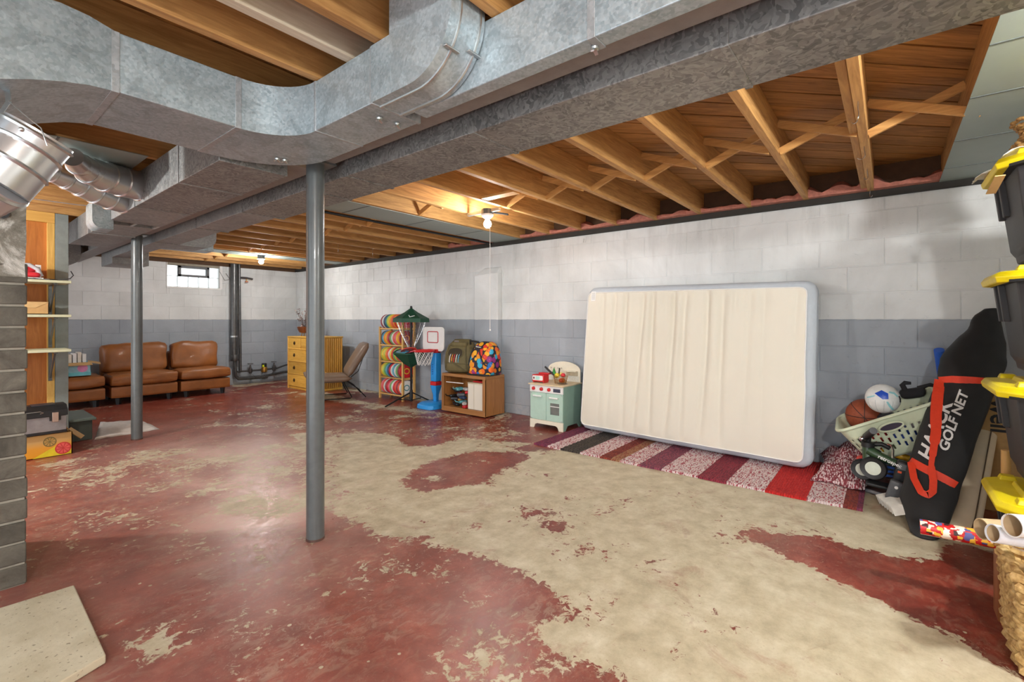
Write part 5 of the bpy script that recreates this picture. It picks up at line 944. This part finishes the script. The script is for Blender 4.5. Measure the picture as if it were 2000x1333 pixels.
# ---------------------------------------------------------------- pile of play things
FWD = Vector((*rx(1750), 0)).normalized(); LAT = Vector((FWD.y, -FWD.x, 0)); RB = Matrix.Rotation(math.atan2(LAT.y, LAT.x), 4, 'Z')     # the pile faces the middle of the room
def fr(u, v, d, ry=0, rz=0, rx_=0): return Matrix.Translation(pD(u, v, d)) @ RB @ Matrix.Rotation(rz, 4, 'Z') @ Matrix.Rotation(ry, 4, 'Y') @ Matrix.Rotation(rx_, 4, 'X')
TBk = fr(1766, 862, 3.04, -.48, 0, .12); lbk = thing('laundry_basket', 'pale green plastic laundry basket tipped on its side in the pile', 'laundry basket', pD(1752, 862, 3.02)); pg = plain((204, 214, 186), .45, 0, .05, name='pale_green_plastic', bump=.03)
nA, nZ = 132, 16; vs = []; fs = []
def sring(a, b, z, n):
    P = rrect(-a, a, -b, b, .07, 6); P = P+[P[0]]; L_ = [0]
    for i in range(len(P)-1): L_.append(L_[-1]+math.hypot(P[i+1][0]-P[i][0], P[i+1][1]-P[i][1]))
    out = []; i = 0
    for k in range(n):
        s_ = L_[-1]*k/n
        while L_[i+1] < s_: i += 1
        f = (s_-L_[i])/max(1e-9, L_[i+1]-L_[i]); out.append(TBk @ Vector((P[i][0]+(P[i+1][0]-P[i][0])*f, P[i][1]+(P[i+1][1]-P[i][1])*f, z)))
    return out
for j in range(nZ+1): t = j/nZ; vs += sring(.225+.055*t, .15+.04*t, -.03+.25*t, nA)
for j in range(nZ):
    for k in range(nA):
        hole = 3 <= j <= 10 and (k % 3 == 1) and ((j+((k//3) % 2)) % 3 != 0)
        if not hole: k2 = (k+1) % nA; fs.append((j*nA+k, j*nA+k2, (j+1)*nA+k2, (j+1)*nA+k))
o = part('basket_wall', MB().add(vs, fs), pg, lbk, ang=50); o.modifiers.new('s', 'SOLIDIFY').thickness = .004
part('basket_floor', MB().loft([sring(.225, .15, -.03, nA), sring(.22, .145, -.025, nA)]), pg, lbk); rim = sring(.285, .195, .222, nA); part('rim', MB().tube(rim+[rim[0], rim[1]], .011, 8), pg, lbk)
hp_ = [TBk @ Vector((.065*math.cos(t), -.195-.012, .165+.024*math.sin(t))) for t in [2*PI*k/24 for k in range(25)]]; part('handle_ring', MB().tube(hp_, .006, 6), pg, lbk); part('handle_hole', MB().loft([hp_[:24], [p_+FWD*.004 for p_ in hp_[:24]]]), plain((50, 40, 60), .6), lbk)
for k, (x, y, z, r, c_, nm_) in enumerate(((-.12, -.03, .06, .075, (200, 40, 44), 'red'), (.02, -.06, .05, .07, (40, 80, 180), 'blue'), (.12, .03, .08, .08, (226, 226, 224), 'white'), (-.02, .07, .12, .07, (40, 44, 52), 'dark'), (.13, -.07, .0, .05, (60, 120, 200), 'light blue'), (-.13, .07, .02, .05, (220, 220, 216), 'small white'), (0, -.10, .14, .04, (206, 40, 60), 'bright red'))):
    solo('toy_ball', MB().ball(TBk @ Vector((x, y, z)), r, 16), plain(c_, .45, bump=.05), f'{nm_} toy ball seen through the slots of the laundry basket', 'ball', 'toys in the laundry basket')
vb = pD(1724, 779, 3.03); vt = thing('volleyball', 'white volleyball with a blue mark on top of the laundry basket', 'ball', vb); part('ball', MB().ball(vb, .093, 32), plain((232, 236, 236), .4, bump=.05), vt)
def sphpoly(c, r, pts, n=-FWD):
    out = []; 
    for a, b in pts: out.append(c+(LAT*a+UP*b-FWD*math.sqrt(max(.001, 1-a*a-b*b))).normalized()*r)
    return out
def sphfan(c, r, pts, mat, par, nm):
    P = []; n = len(pts)
    for i in range(n):
        for k in range(6): P.append((pts[i][0]+(pts[(i+1) % n][0]-pts[i][0])*k/6, pts[i][1]+(pts[(i+1) % n][1]-pts[i][1])*k/6))
    cx_ = sum(p_[0] for p_ in P)/len(P); cy_ = sum(p_[1] for p_ in P)/len(P); rg_ = [sphpoly(c, r, [(cx_+(a-cx_)*f, cy_+(b-cy_)*f) for a, b in P]) for f in (1, .8, .6, .4, .2, .05)]
    m = MB().loft(rg_, True, False); return part(nm, m, mat, par, ang=80)
sphfan(vb, .0945, [(-.42, .42), (-.05, .66), (.30, .48), (.32, .12), (.02, .08)], plain((36, 84, 200), .35, bump=0), vt, 'blue_mark')
for pts in ([(.30, -.05), (.46, -.35), (.62, -.60), (.52, -.66), (.34, -.40), (.20, -.08)], [(.34, .52), (.60, .44), (.78, .24), (.84, .30), (.62, .56), (.36, .62)], [(-.85, .10), (-.60, .22), (-.40, .30), (-.42, .22), (-.62, .12), (-.84, .02)]): sphfan(vb, .094, pts, plain((150, 214, 222), .35, bump=0), vt, 'cyan_swirl')
for s_ in range(4):
    m = MB().tube([vb+(LAT*math.sin(.5*s_-.9)*math.cos(t)-FWD*math.cos(.5*s_-.9)*math.cos(t)+UP*math.sin(t)).normalized()*.0932 for t in [-.9+k*.22 for k in range(5)]], .0012, 5); part('panel_seam', m, plain((188, 196, 198), .5, bump=0), vt)
part('printed_line', MB().tube([vb+(LAT*.86*math.cos(t)-FWD*.35+UP*(.0+.5*math.sin(t))).normalized()*.0935 for t in [-.2+k*.15 for k in range(6)]], .005, 5), M['black'], vt)
bb = pD(1690, 812, 3.28); bt = thing('basketball', 'orange-brown basketball half hidden behind the volleyball', 'ball', bb); part('ball', MB().ball(bb, .115, 28), plain((150, 74, 44), .6, 0, .15, sc=60, bump=.6), bt)
for ax in (UP, LAT, (LAT+UP).normalized()):
    a1 = ax.orthogonal().normalized(); a2 = ax.cross(a1); part('seam_line', MB().tube([bb+(a1*math.cos(t)+a2*math.sin(t))*.1155 for t in [2*PI*k/32 for k in range(33)]], .002, 5), M['black'], bt)
gl_ = thing('black_gloves', 'pair of black gloves lying on the back rim of the laundry basket', 'gloves', pD(1790, 768, 3.12)); m = MB(); m.T = fr(1786, 766, 3.12, -.25); m.pillow(-.085, .06, -.05, .05, -.035, .03, .03, lump=.012); part('palm', m, plain((34, 34, 38), .85), gl_)
for k in range(4): m = MB(); m.T = fr(1800+2*k, 758+4*k, 3.10, -.25); m.tube([(-.02, 0, 0), (.05, .01*k, .012), (.085, .012*k, -.005)], [.014, .013, .009], 10); part('finger', m, plain((34, 34, 38), .85), gl_)
m = MB(); m.T = fr(1768, 757, 3.10); m.tube([(0, 0, -.02), (-.015, 0, .015), (-.002, 0, .03), (.03, 0, .03)], [.016, .016, .014, .009], 10); part('thumb', m, plain((34, 34, 38), .85), gl_)
# green tricycle
gn = plain((48, 74, 46), .35, 0, .08, name='green_enamel', coat=.3); trk = thing('green_tricycle', 'small dark green child tricycle lying in front of the laundry basket', 'tricycle', pF(1702, 938))
def wheel(u, v, d, r, lab):
    c = pD(u, v, d); ax = (-FWD+LAT*-.18+UP*.05).normalized(); w = part('wheel', MB().lathe([(r-.012, -.014), (r-.004, -.018), (r, -.008), (r, .008), (r-.004, .018), (r-.012, .014)], c, 36, ax), M['black'], trk)
    part('wheel_disc', MB().lathe([(.01, .016), (r*.45, .017), (r*.68, .012), (r-.012, .010), (r-.012, -.010), (.01, -.010)], c, 32, ax), plain((206, 214, 200), .4, bump=0), w)
wheel(1686, 917, 3.02, .066, ''); wheel(1706, 915, 2.93, .070, '')
part('head_tube', MB().tube([pD(1696, 902, 2.98), pD(1695, 868, 3.0)], .030, 14), gn, trk); part('collar', MB().tube([pD(1695, 873, 2.97), pD(1695, 864, 2.97)], .034, 14), M['black'], trk); part('stem', MB().tube([pD(1695, 866, 2.99), pD(1699, 846, 2.97)], .013, 10), M['black'], trk)
part('handlebar', MB().tube([pD(1685, 860, 3.15), pD(1694, 850, 3.02), pD(1706, 841, 2.86)], .012, 10), M['black'], trk); part('grip', MB().tube([pD(1692, 853, 2.98), pD(1706, 842, 2.84)], .021, 12), M['black'], trk); part('bell', MB().ball(pD(1684, 857, 3.0), .018, 12), M['chrome'], trk)
frp = [pD(1698, 880, 2.97), pD(1718, 892, 2.92), pD(1745, 903, 2.88), pD(1760, 915, 2.9)]; fr_ = part('frame_tube', MB().tube(frp, [.03, .026, .024, .02], 14), gn, trk)
mx_ = MB(); mx_ = text_mb('retrospec', pD(1714, 892, 2.885)-FWD*.03, (LAT*.92-UP*.36), (UP*.92+LAT*.36), .030, bold=.02); part('lettering', mx_, M['white'], fr_)
part('seat_arm', MB().tube([pD(1702, 868, 2.98), pD(1722, 868, 2.95), pD(1738, 876, 2.93)], .014, 10), M['black'], trk); part('seat_rest', MB().tube([pD(1705, 876, 2.97), pD(1720, 884, 2.93)], .008, 8), M['black'], trk); part('bracket', MB().tube([pD(1734, 868, 2.9), pD(1741, 870, 2.88), pD(1744, 880, 2.88), pD(1743, 899, 2.88)], .007, 8), M['chrome'], trk)
solo('yellow_tool', (lambda m: (setattr(m, 'T', fr(1752, 889, 3.0, .22)), m.pillow(-.085, .09, -.03, .03, -.018, .018, .016), m)[2])(MB()), plain((220, 170, 30), .4), 'yellow toy lying under the tipped laundry basket', 'toy')
bp_ = thing('black_pump', 'black upright battery pump with small screen beside the sports bag', 'pump', pF(1765, 965)); m = MB(); m.T = fr(1764, 930, 2.82, .18); m.pillow(-.045, .045, -.03, .03, -.095, .09, .015); part('body', m, M['black'], bp_, ang=60); m = MB(); m.T = fr(1764, 930, 2.82, .18); m.box(-.035, .035, -.034, -.031, .04, .075); part('screen', m, plain((110, 116, 118), .3, bump=0), bp_); m = MB(); m.T = fr(1764, 930, 2.82, .18); m.box(-.03, -.012, -.036, -.031, .018, .030); part('button', m, plain((226, 90, 40), .4, bump=0), bp_)
gb = thing('grey_charger', 'small grey gadget standing on the floor beside the black pump', 'gadget', pF(1748, 985)); m = MB(); m.T = fr(1748, 959, 2.78, .25); m.pillow(-.035, .035, -.02, .02, -.06, .06, .008); part('body', m, plain((84, 86, 90), .45), gb, ang=60); m = MB(); m.T = fr(1748, 959, 2.78, .25); m.lathe([(.009, 0), (.009, .001)], (0, -.0205, .025), 16, (0, -1, 0)); part('round_mark', m, M['white'], gb); part('lettering', text_mb('mrow', pD(1741, 965, 2.755), (UP*.97+LAT*.25), (-LAT*.97+UP*.25), .022), M['white'], gb) if False else None
for k in range(4): solo('blue_stick', MB().tube([pD(1722+2*k, 902+9*k, 2.97), pD(1752, 908+8*k, 2.90)], .0085, 8), plain((50, 90, 170), .4), f'blue stick in the pile behind the tricycle, {["topmost", "second", "third", "lowest"][k]} of four', 'stick', 'blue sticks behind the tricycle')
m = MB(); m.T = fr(1720, 948, 2.93, .08); m.pillow(-.075, .075, -.05, .05, -.012, .012, .01); solo('black_case', m, M['black'], 'flat black case on the floor under the tricycle wheel', 'case', ang=60)
solo('grey_rod', MB().tube([pF(1692, 958, .014), pF(1745, 974, .014)], .013, 12), plain((128, 130, 136), .35, .5), 'grey metal rod lying on the floor between rug and sports bag', 'rod'); solo('rod_grip', MB().tube([pF(1678, 953, .015), pF(1693, 958, .015)], .0145, 12), M['black'], 'black grip end of the grey rod by the rug corner', 'grip') if False else None
solo('red_toy', MB().ball(pD(1683, 897, 3.12), .03, 14, (1.2, 1, .8)), plain((226, 84, 74), .5), 'small coral toy behind the tricycle wheel beside the rug', 'toy')
pp_ = thing('paper_stack', 'fanned bundle of white papers on the floor beside the sports bag', 'papers', pF(1748, 1000))
for k in range(7):
    q0 = pF(1718+5*k, 985+4*k, .01+.006*k); m = MB(); d1 = (LAT*.75+UP*.30+FWD*.35*(1-k*.1)).normalized(); d2 = (FWD*.6-LAT*.30+UP*.55).normalized(); m.loft([[q0, q0+d1*.15, q0+d1*.16+d2*.055, q0+d2*.06], [q0+UP*.0015, q0+d1*.15+UP*.0015, q0+d1*.16+d2*.055+UP*.0015, q0+d2*.06+UP*.0015]]); part('paper', m, plain((222, 220, 212), .8, bump=0), pp_, smooth=False)
part('band', MB().tube([pF(1735, 975, .06), pD(1742, 990, 2.75), pD(1760, 1003, 2.7)], .002, 5), M['brass'], pp_)
m = MB(); a, b = pD(1838, 712, 3.22), pD(1834, 684, 3.18); m.tube([a-(b-a)*3, b], .028, 20); solo('blue_foam_tube', m, plain((52, 104, 206), .6), 'blue foam tube poking up behind the black sports bag', 'tube')
m = MB().tube([pF(1880, 1010, .05), pD(1834, 690, 3.15)], .0, 4) if False else None
# ---------------------------------------------------------------- black golf net bag
secs = [(1056, 2.405, 1792, 1828, .03), (1046, 2.43, 1777, 1840, .06), (1016, 2.50, 1766, 1852, .085), (985, 2.54, 1757, 1862, .095), (950, 2.58, 1764, 1875, .10), (896, 2.63, 1781, 1893, .10), (829, 2.69, 1802, 1918, .10), (775, 2.74, 1820, 1937, .10), (740, 2.77, 1832, 1952, .10), (704, 2.81, 1838, 1967, .095), (668, 2.85, 1868, 1966, .08), (635, 2.88, 1896, 1957, .06), (615, 2.90, 1908, 1953, .045), (603, 2.91, 1922, 1946, .02)]
m = MB(); rings = []; dense = []
for i in range(len(secs)-1):
    for k in range(4): t = k/4; dense.append([secs[i][j]+(secs[i+1][j]-secs[i][j])*t for j in range(5)])
dense.append(secs[-1])
for v_, d_, u0, u1, b_ in dense:
    c = pD((u0+u1)/2, v_, d_)+FWD*b_*.4; kk_ = ((u0+u1)/2-1000)/F; a_ = (u1-u0)/2*d_/F/math.sqrt(1+kk_*kk_)*1.03; r = []
    for k in range(40):
        t = 2*PI*k/40; ct, st_ = math.cos(t), math.sin(t); p_ = c+LAT*a_*math.copysign(abs(ct)**.9, ct)+FWD*b_*.9*math.copysign(abs(st_)**.7, st_); p_ = p_+noise.noise_vector(Vector((p_.x*7, p_.y*7, p_.z*9)))*(.007+.012*max(0, (900-v_)/300 if v_ < 760 else 0)); p_.z = max(.003, p_.z); r.append(p_)
    rings.append(r)
m.loft(rings); gb_ = thing('sports_net_bag', 'long black equipment bag with red straps and white lettering leaning on the wall', 'bag', pF(1810, 1052)); bagm = plain((31, 32, 34), .62, 0, .15, name='black_nylon', sc=12, bump=.3); part('bag_body', m, bagm, gb_, ang=70); bvb = BVHTree.FromPolygons([v_ for v_ in m.v], m.f); C0 = Vector((0, 0, EYE))
def hit(u, v, off=.004):
    d_ = (pD(u, v, 1)-C0); h = bvb.ray_cast(C0, d_.normalized()); return (h[0] if h[0] is not None else pD(u, v, 2.72))-d_.normalized()*off
def ribbon(px, w, nm, mat, off=.006, sub=6):
    P = []
    for i in range(len(px)-1):
        for k in range(sub): t = k/sub; P.append(hit(px[i][0]+(px[i+1][0]-px[i][0])*t, px[i][1]+(px[i+1][1]-px[i][1])*t, off))
    P.append(hit(*px[-1], off)); W_ = w if isinstance(w, list) else [w]*len(P); rings = []
    for i, p_ in enumerate(P):
        t = (P[min(i+1, len(P)-1)]-P[max(i-1, 0)]).normalized(); N = (C0-p_).normalized(); sd = t.cross(N).normalized(); ww = W_[min(len(W_)-1, i*len(W_)//len(P))]/2; rings.append([p_-sd*ww, p_+sd*ww, p_+sd*ww+N*.003, p_-sd*ww+N*.003])
    return part(nm, MB().loft(rings), mat, gb_)
rs = plain((226, 62, 30), .6, 0, .06, name='red_webbing', sc=60, bump=.3)
ribbon([(1834, 744), (1860, 742), (1900, 744), (1944, 748)], .045, 'strap', rs); ribbon([(1777, 900), (1800, 913), (1843, 935), (1868, 949)], .042, 'strap', rs); ribbon([(1836, 742), (1831, 775), (1828, 810), (1828, 845), (1823, 880), (1819, 905), (1820, 930)], [.05, .052, .05, .045, .032, .024, .03], 'shoulder_strap', rs, .013)
ribbon([(1779, 903), (1785, 935), (1799, 962), (1812, 968), (1822, 960), (1823, 940), (1819, 915)], .032, 'carry_handle', rs, .018)
def btext(txt, u, v, size, fit):
    o = hit(u, v, 0); dx, dy = LAT*.316+UP*.949, -LAT*.949+UP*.316; nrm = dx.cross(dy)
    return text_mb(txt, o+nrm*.05, dx, dy, size, bvb, .0035, bold=.03, shear=.12, fit=fit)
part('lettering', btext('HAACK', 1818, 903, .085, .33), M['white'], gb_, smooth=False, label='large white word HAACK'); part('lettering', btext('GOLF NET', 1850, 884, .058, .335), M['white'], gb_, smooth=False, label='white words GOLF NET')
# cream rolls and the tall carton
cr = thing('cream_roll', 'rolled cream vinyl sheet leaning behind the black bag', 'roll', pF(1872, 1052)); b0 = pF(1872, 1056)+FWD*.06; b1 = pD(1925, 775, 2.98); ax = (b1-b0).normalized(); m = MB(); rings = []
for t in (0, .25, .5, .75, 1): c_ = b0.lerp(b1, t); rings.append([c_+LAT*.082*math.cos(a)+FWD*.06*math.sin(a) for a in [2*PI*k/28 for k in range(28)]])
for p_ in rings[0]: p_.z = .003
m.loft(rings); part('sheet', m, plain((226, 208, 180), .55, 0, .04, name='cream_vinyl', bump=.05), cr, ang=60); m = MB().tube([c_.lerp(d_, 0) for c_, d_ in [(b0+LAT*.035-FWD*.058, b0)]]+[b0.lerp(b1, t)+LAT*.045-FWD*.058 for t in (.15, .4, .7, 1)], .003, 6); part('sheet_edge', m, plain((96, 78, 58), .7), cr)
tcx = thing('tall_carton', 'tall brown shipping carton behind the cream roll', 'box', (4.1, -.55, 0)); m = MB().box(3.93, 4.30, -.80, -.41, .0, .70); part('carton', m, M['card'], tcx, bev=.003); part('flap', MB().bar((3.96, -.60, .70), (4.0, -.62, .80), .3, .004, (0, 1, 0)), M['card'], tcx)
part('lettering', text_mb('well', (3.985, -.41, .66), (0, 0, -1), (1, 0, 0), .13, bold=.02), M['black'], tcx); part('lettering', text_mb('well', (3.93, -.47, .66), (0, 0, -1), (0, -1, 0), .12, bold=.02), M['black'], tcx)
for k in range(6): part('small_print', MB().box(4.02+.02*k, 4.026+.02*k, -.4092, -.4085, .10+.02*(k % 2), .26), plain((110, 84, 56), .8, bump=0), tcx)
solo('wooden_dowel', MB().tube([(3.245, -.44, .003), (3.245, -.44, .50)], .018, 12), wood((196, 150, 84), (224, 182, 116), 'z', .5), 'turned yellow wooden dowel standing behind the lowest tote', 'dowel')
# ---------------------------------------------------------------- stacked totes with yellow lids
def tote(z0, h, label, tilt=0, dx=0.0, ls=1):
    t = thing('storage_tote', label, 'tote', (2.9, -.75, z0), 'black totes with yellow lids'); X0, X1, Y1, Y0 = 2.66+dx, 3.16+dx, -.395, -1.12; c = .05
    def rg_(x0, x1, y0, y1, z, c=c): return [(x0+c, y1, z), (x0, y1-c, z), (x0, y0+c, z), (x0+c, y0, z), (x1-c, y0, z), (x1, y0+c, z), (x1, y1-c, z), (x1-c, y1, z)]
    zt = z0+h-.045; part('body', MB().loft([rg_(X0+.05, X1-.05, Y0+.05, Y1-.055, z0), rg_(X0+.045, X1-.045, Y0+.045, Y1-.05, z0+.03), rg_(X0+.03, X1-.03, Y0+.03, Y1-.035, z0+.06), rg_(X0, X1, Y0, Y1, zt)]), M['tote'], t, bev=.006)
    part('rim', MB().loft([rg_(X0-.02, X1+.02, Y0-.02, Y1+.022, zt-.022), rg_(X0-.02, X1+.02, Y0-.02, Y1+.022, zt)]), M['black'], t)
    for x in (X1-.10, X1-.20): part('rib', MB().loft([[(x, Y1-.004, zt-.02), (x+.03, Y1-.004, zt-.02), (x+.03, Y1-.025, zt-.18), (x, Y1-.025, zt-.18)], [(x, Y1+.018, zt-.02), (x+.03, Y1+.018, zt-.02), (x+.03, Y1+.0, zt-.18), (x, Y1+.0, zt-.18)]]), M['tote'], t, bev=.003)
    part('sticker', MB().box(X1-.152, X1-.125, Y1-.006, Y1-.0015, zt-.085, zt-.05), M['cream'], t)
    zl = zt+.001; ld = part('lid', MB().loft([rg_(X0-.035, X1+.035, Y0-.035, Y1+.052, zl-.022, .10), rg_(X0-.04, X1+.04, Y0-.04, Y1+.058, zl, .10), rg_(X0-.03, X1+.03, Y0-.03, Y1+.045, zl+.022, .10), rg_(X0-.005, X1+.005, Y0, Y1+.02, zl+.026, .09)]), M['yellow'], t, bev=.004)
    for (a, b, c_, d_) in ((X0+.03, X0+.09, Y1-.06, Y1-.0), (X0+.14, X1-.14, Y1-.09, Y1-.03), (X1-.09, X1-.03, Y1-.06, Y1-.0), (X0+.02, X0+.08, Y0+.2, Y1-.16), (X1-.08, X1-.02, Y0+.2, Y1-.16)): part('raised_bar', MB().loft([[(a, c_, zl+.024), (b, c_, zl+.024), (b, d_, zl+.024), (a, d_, zl+.024)], [(a+.008, c_+.008, zl+.044), (b-.008, c_+.008, zl+.044), (b-.008, d_-.008, zl+.044), (a+.008, d_-.008, zl+.044)]]), M['yellow'], ld, bev=.003)
tote(.0, .415, 'lowest tote of the stack, its yellow lid seen from above'); tote(.445, .435, 'black tote second from the floor, its yellow lid level with the red strap'); tote(.91, .435, 'black tote third from the floor, beside the top of the black bag'); tote(1.375, .43, 'topmost black tote, papers lying on its yellow lid')
q = [( -.33, 0), (-.36, .3), (-.40, -.2)]
pr_ = thing('loose_papers', 'white and cream crumpled papers on the topmost tote lid', 'papers', (3.05, -.42, 1.80))
for k, (x, y, s_, c_) in enumerate(((3.12, -.345, .13, (236, 236, 232)), (3.06, -.38, .15, (226, 214, 184)), (2.98, -.40, .14, (232, 224, 204)), (2.86, -.40, .14, (236, 234, 228)))):
    rings = [[Vector((x-.07+.14*i/6, y+.03-s_*j/6, 1.802+.012*k*.6+.016*j/6*2+.012*noise.noise(Vector((i*.9+k*5, j*.9, 0)))+(.0 if j else -.012))) for i in range(7)] for j in range(7)]
    m = MB().loft(rings, False, False); o = part('paper', m, plain(c_, .8, bump=.1), pr_, ang=20); o.modifiers.new('s', 'SOLIDIFY').thickness = .0012
m = MB()
wc = Vector((2.99, -.56, 1.825)); wkm = NT('wicker'); v = wkm.coord('pos'); wkm.set(base=wkm.ramp(wkm.noise(v, 60, 3), [(.35, s2l((128, 88, 44))), (.65, s2l((206, 164, 98)))]), rough=.7)
wt = thing('wicker_basket', 'small wicker basket at the very top of the tote stack', 'basket', wc)
for k in range(9):
    z = .012+.019*k; r = .12+.018*math.sin(k*.9); P = [wc+Vector(((r+.004*math.sin(j*1.57+k*PI))*math.cos(2*PI*j/64), (r+.004*math.sin(j*1.57+k*PI))*math.sin(2*PI*j/64), z+.003*math.cos(j*1.57+k*PI))) for j in range(65)]; part('woven_row', MB().tube(P, .0085, 6), wkm.m, wt)
solo('cardboard_flap', MB().bar((2.80, -.335, 1.66), (2.66, -.345, 1.70), .004, .03, (0, 1, 0)), M['card'], 'loose cardboard strip stuck beside the topmost tote', 'cardboard')
# ---------------------------------------------------------------- wrapping rolls on a seagrass basket
bs = thing('seagrass_basket', 'woven seagrass basket at the lower right corner', 'basket', (2.35, -.62, 0)); SX0, SX1, SY1, SY0 = 2.14, 2.47, -.335, -1.0; sg = NT('seagrass'); v = sg.coord('pos'); sg.set(base=sg.ramp(sg.noise(v, 50, 4), [(.3, s2l((150, 112, 62))), (.55, s2l((206, 172, 112))), (.75, s2l((228, 202, 150)))]), rough=.75); sg.bump(sg.noise(v, 120, 3), .5, .003)
for k in range(11):
    z = .02+.029*k; P0 = rrect(SX0-.0015*k, SX1+.0015*k, SY0, SY1+.0015*k, .05, 6); P = []
    for i in range(len(P0)):
        a, b = Vector((*P0[i], z)), Vector((*P0[(i+1) % len(P0)], z)); n = max(1, int((b-a).length/.018))
        for j in range(n): P.append(a.lerp(b, j/n))
    c_ = Vector((2.3, -.67, z)); P2 = [p_+(p_-c_).normalized()*.006*math.sin(i*PI*.5+k*PI/2)+UP*.004*math.cos(i*PI*.5) for i, p_ in enumerate(P)]; part('woven_row', MB().tube(P2+[P2[0]], [.016+.003*math.sin(i*PI/2+k) for i in range(len(P2)+1)], 7), sg.m, bs)
part('lining', MB().prism(rrect(SX0+.008, SX1-.008, SY0+.01, SY1-.01, .04), .0, .25, 'z'), plain((150, 120, 78), .9), bs)
solo('wood_board', MB().box(2.50, 2.60, -.40, -.318, .0, .26), wood((120, 66, 32), (168, 104, 56), 'z', .5), 'small brown wooden board between the seagrass basket and the lowest tote', 'board', bev=.003)
def roll(name, label, a, b, r, mat, hollow=None, core=None):
    t = thing(name, label, 'wrapping paper', a); d_ = (b-a).normalized(); L_ = (b-a).length; w = .003
    part('paper', MB().lathe([(r-w, .0), (r, 0), (r, L_), (r-w, L_), (r-w, L_-.01), (r-w, .0)], a, 28, d_, caps=False), mat, t); part('inner_core', MB().lathe([(r-w-.0005, .004), (r-w-.002, L_-.01)], a, 28, d_, caps=False), core or M['kraft'], t); part('core_end', MB().lathe([(r-w-.002, L_-.02), (r-w-.002, L_-.018)], a, 20, d_), M['kraft'], t); return t
rp = NT('red_print'); v = rp.coord('pos'); vo = rp.n.new('ShaderNodeTexVoronoi'); vo.inputs['Scale'].default_value = 60; vo.distance = 'CHEBYCHEV'; rp.L(v, vo.inputs['Vector']); s_ = rp.n.new('ShaderNodeSeparateColor'); rp.L(vo.outputs['Color'], s_.inputs[0])
rp.set(base=rp.ramp(s_.outputs[0], [(0, s2l((196, 26, 30))), (.45, s2l((240, 230, 214))), (.60, s2l((236, 180, 60))), (.70, s2l((170, 30, 40))), (.80, s2l((90, 90, 150))), (.88, s2l((244, 214, 190))), (.95, s2l((60, 30, 34)))], 'CONSTANT'), rough=.35)
lp = NT('leaf_print'); v = lp.coord('pos'); vo = lp.n.new('ShaderNodeTexVoronoi'); vo.inputs['Scale'].default_value = 30; lp.L(v, vo.inputs['Vector']); wv = lp.n.new('ShaderNodeTexWave'); wv.inputs['Scale'].default_value = 60; lp.L(v, wv.inputs['Vector'])
lp.set(base=lp.mix(lp.math('MULTIPLY', lp.ramp(vo.outputs['Distance'], [(.22, (1, 1, 1)), (.26, (0, 0, 0))]), wv.outputs['Fac']), (.86, .86, .85), s2l((140, 140, 142))), rough=.4)
roll('wrapping_roll', 'roll of red patterned gift wrap sticking out farthest to the left', pX(1797, 1029, 2.50), pX(2150, 1095, 2.50), .029, rp.m, core=M['white']); roll('kraft_tube', 'open kraft paper tube between the red and the white roll', pX(1917, 1034, 2.20), pX(2150, 1052, 2.36), .034, M['kraft']); roll('wrapping_roll', 'plain white roll of wrapping paper, lowest of the rolls', pX(1938, 1042, 2.11), pX(2150, 1078, 2.27), .028, plain((228, 232, 240), .35, bump=.02)); roll('wrapping_roll', 'white roll printed with grey leaves, uppermost of the rolls', pX(1976, 1027, 2.06), pX(2150, 1042, 2.21), .034, lp.m)
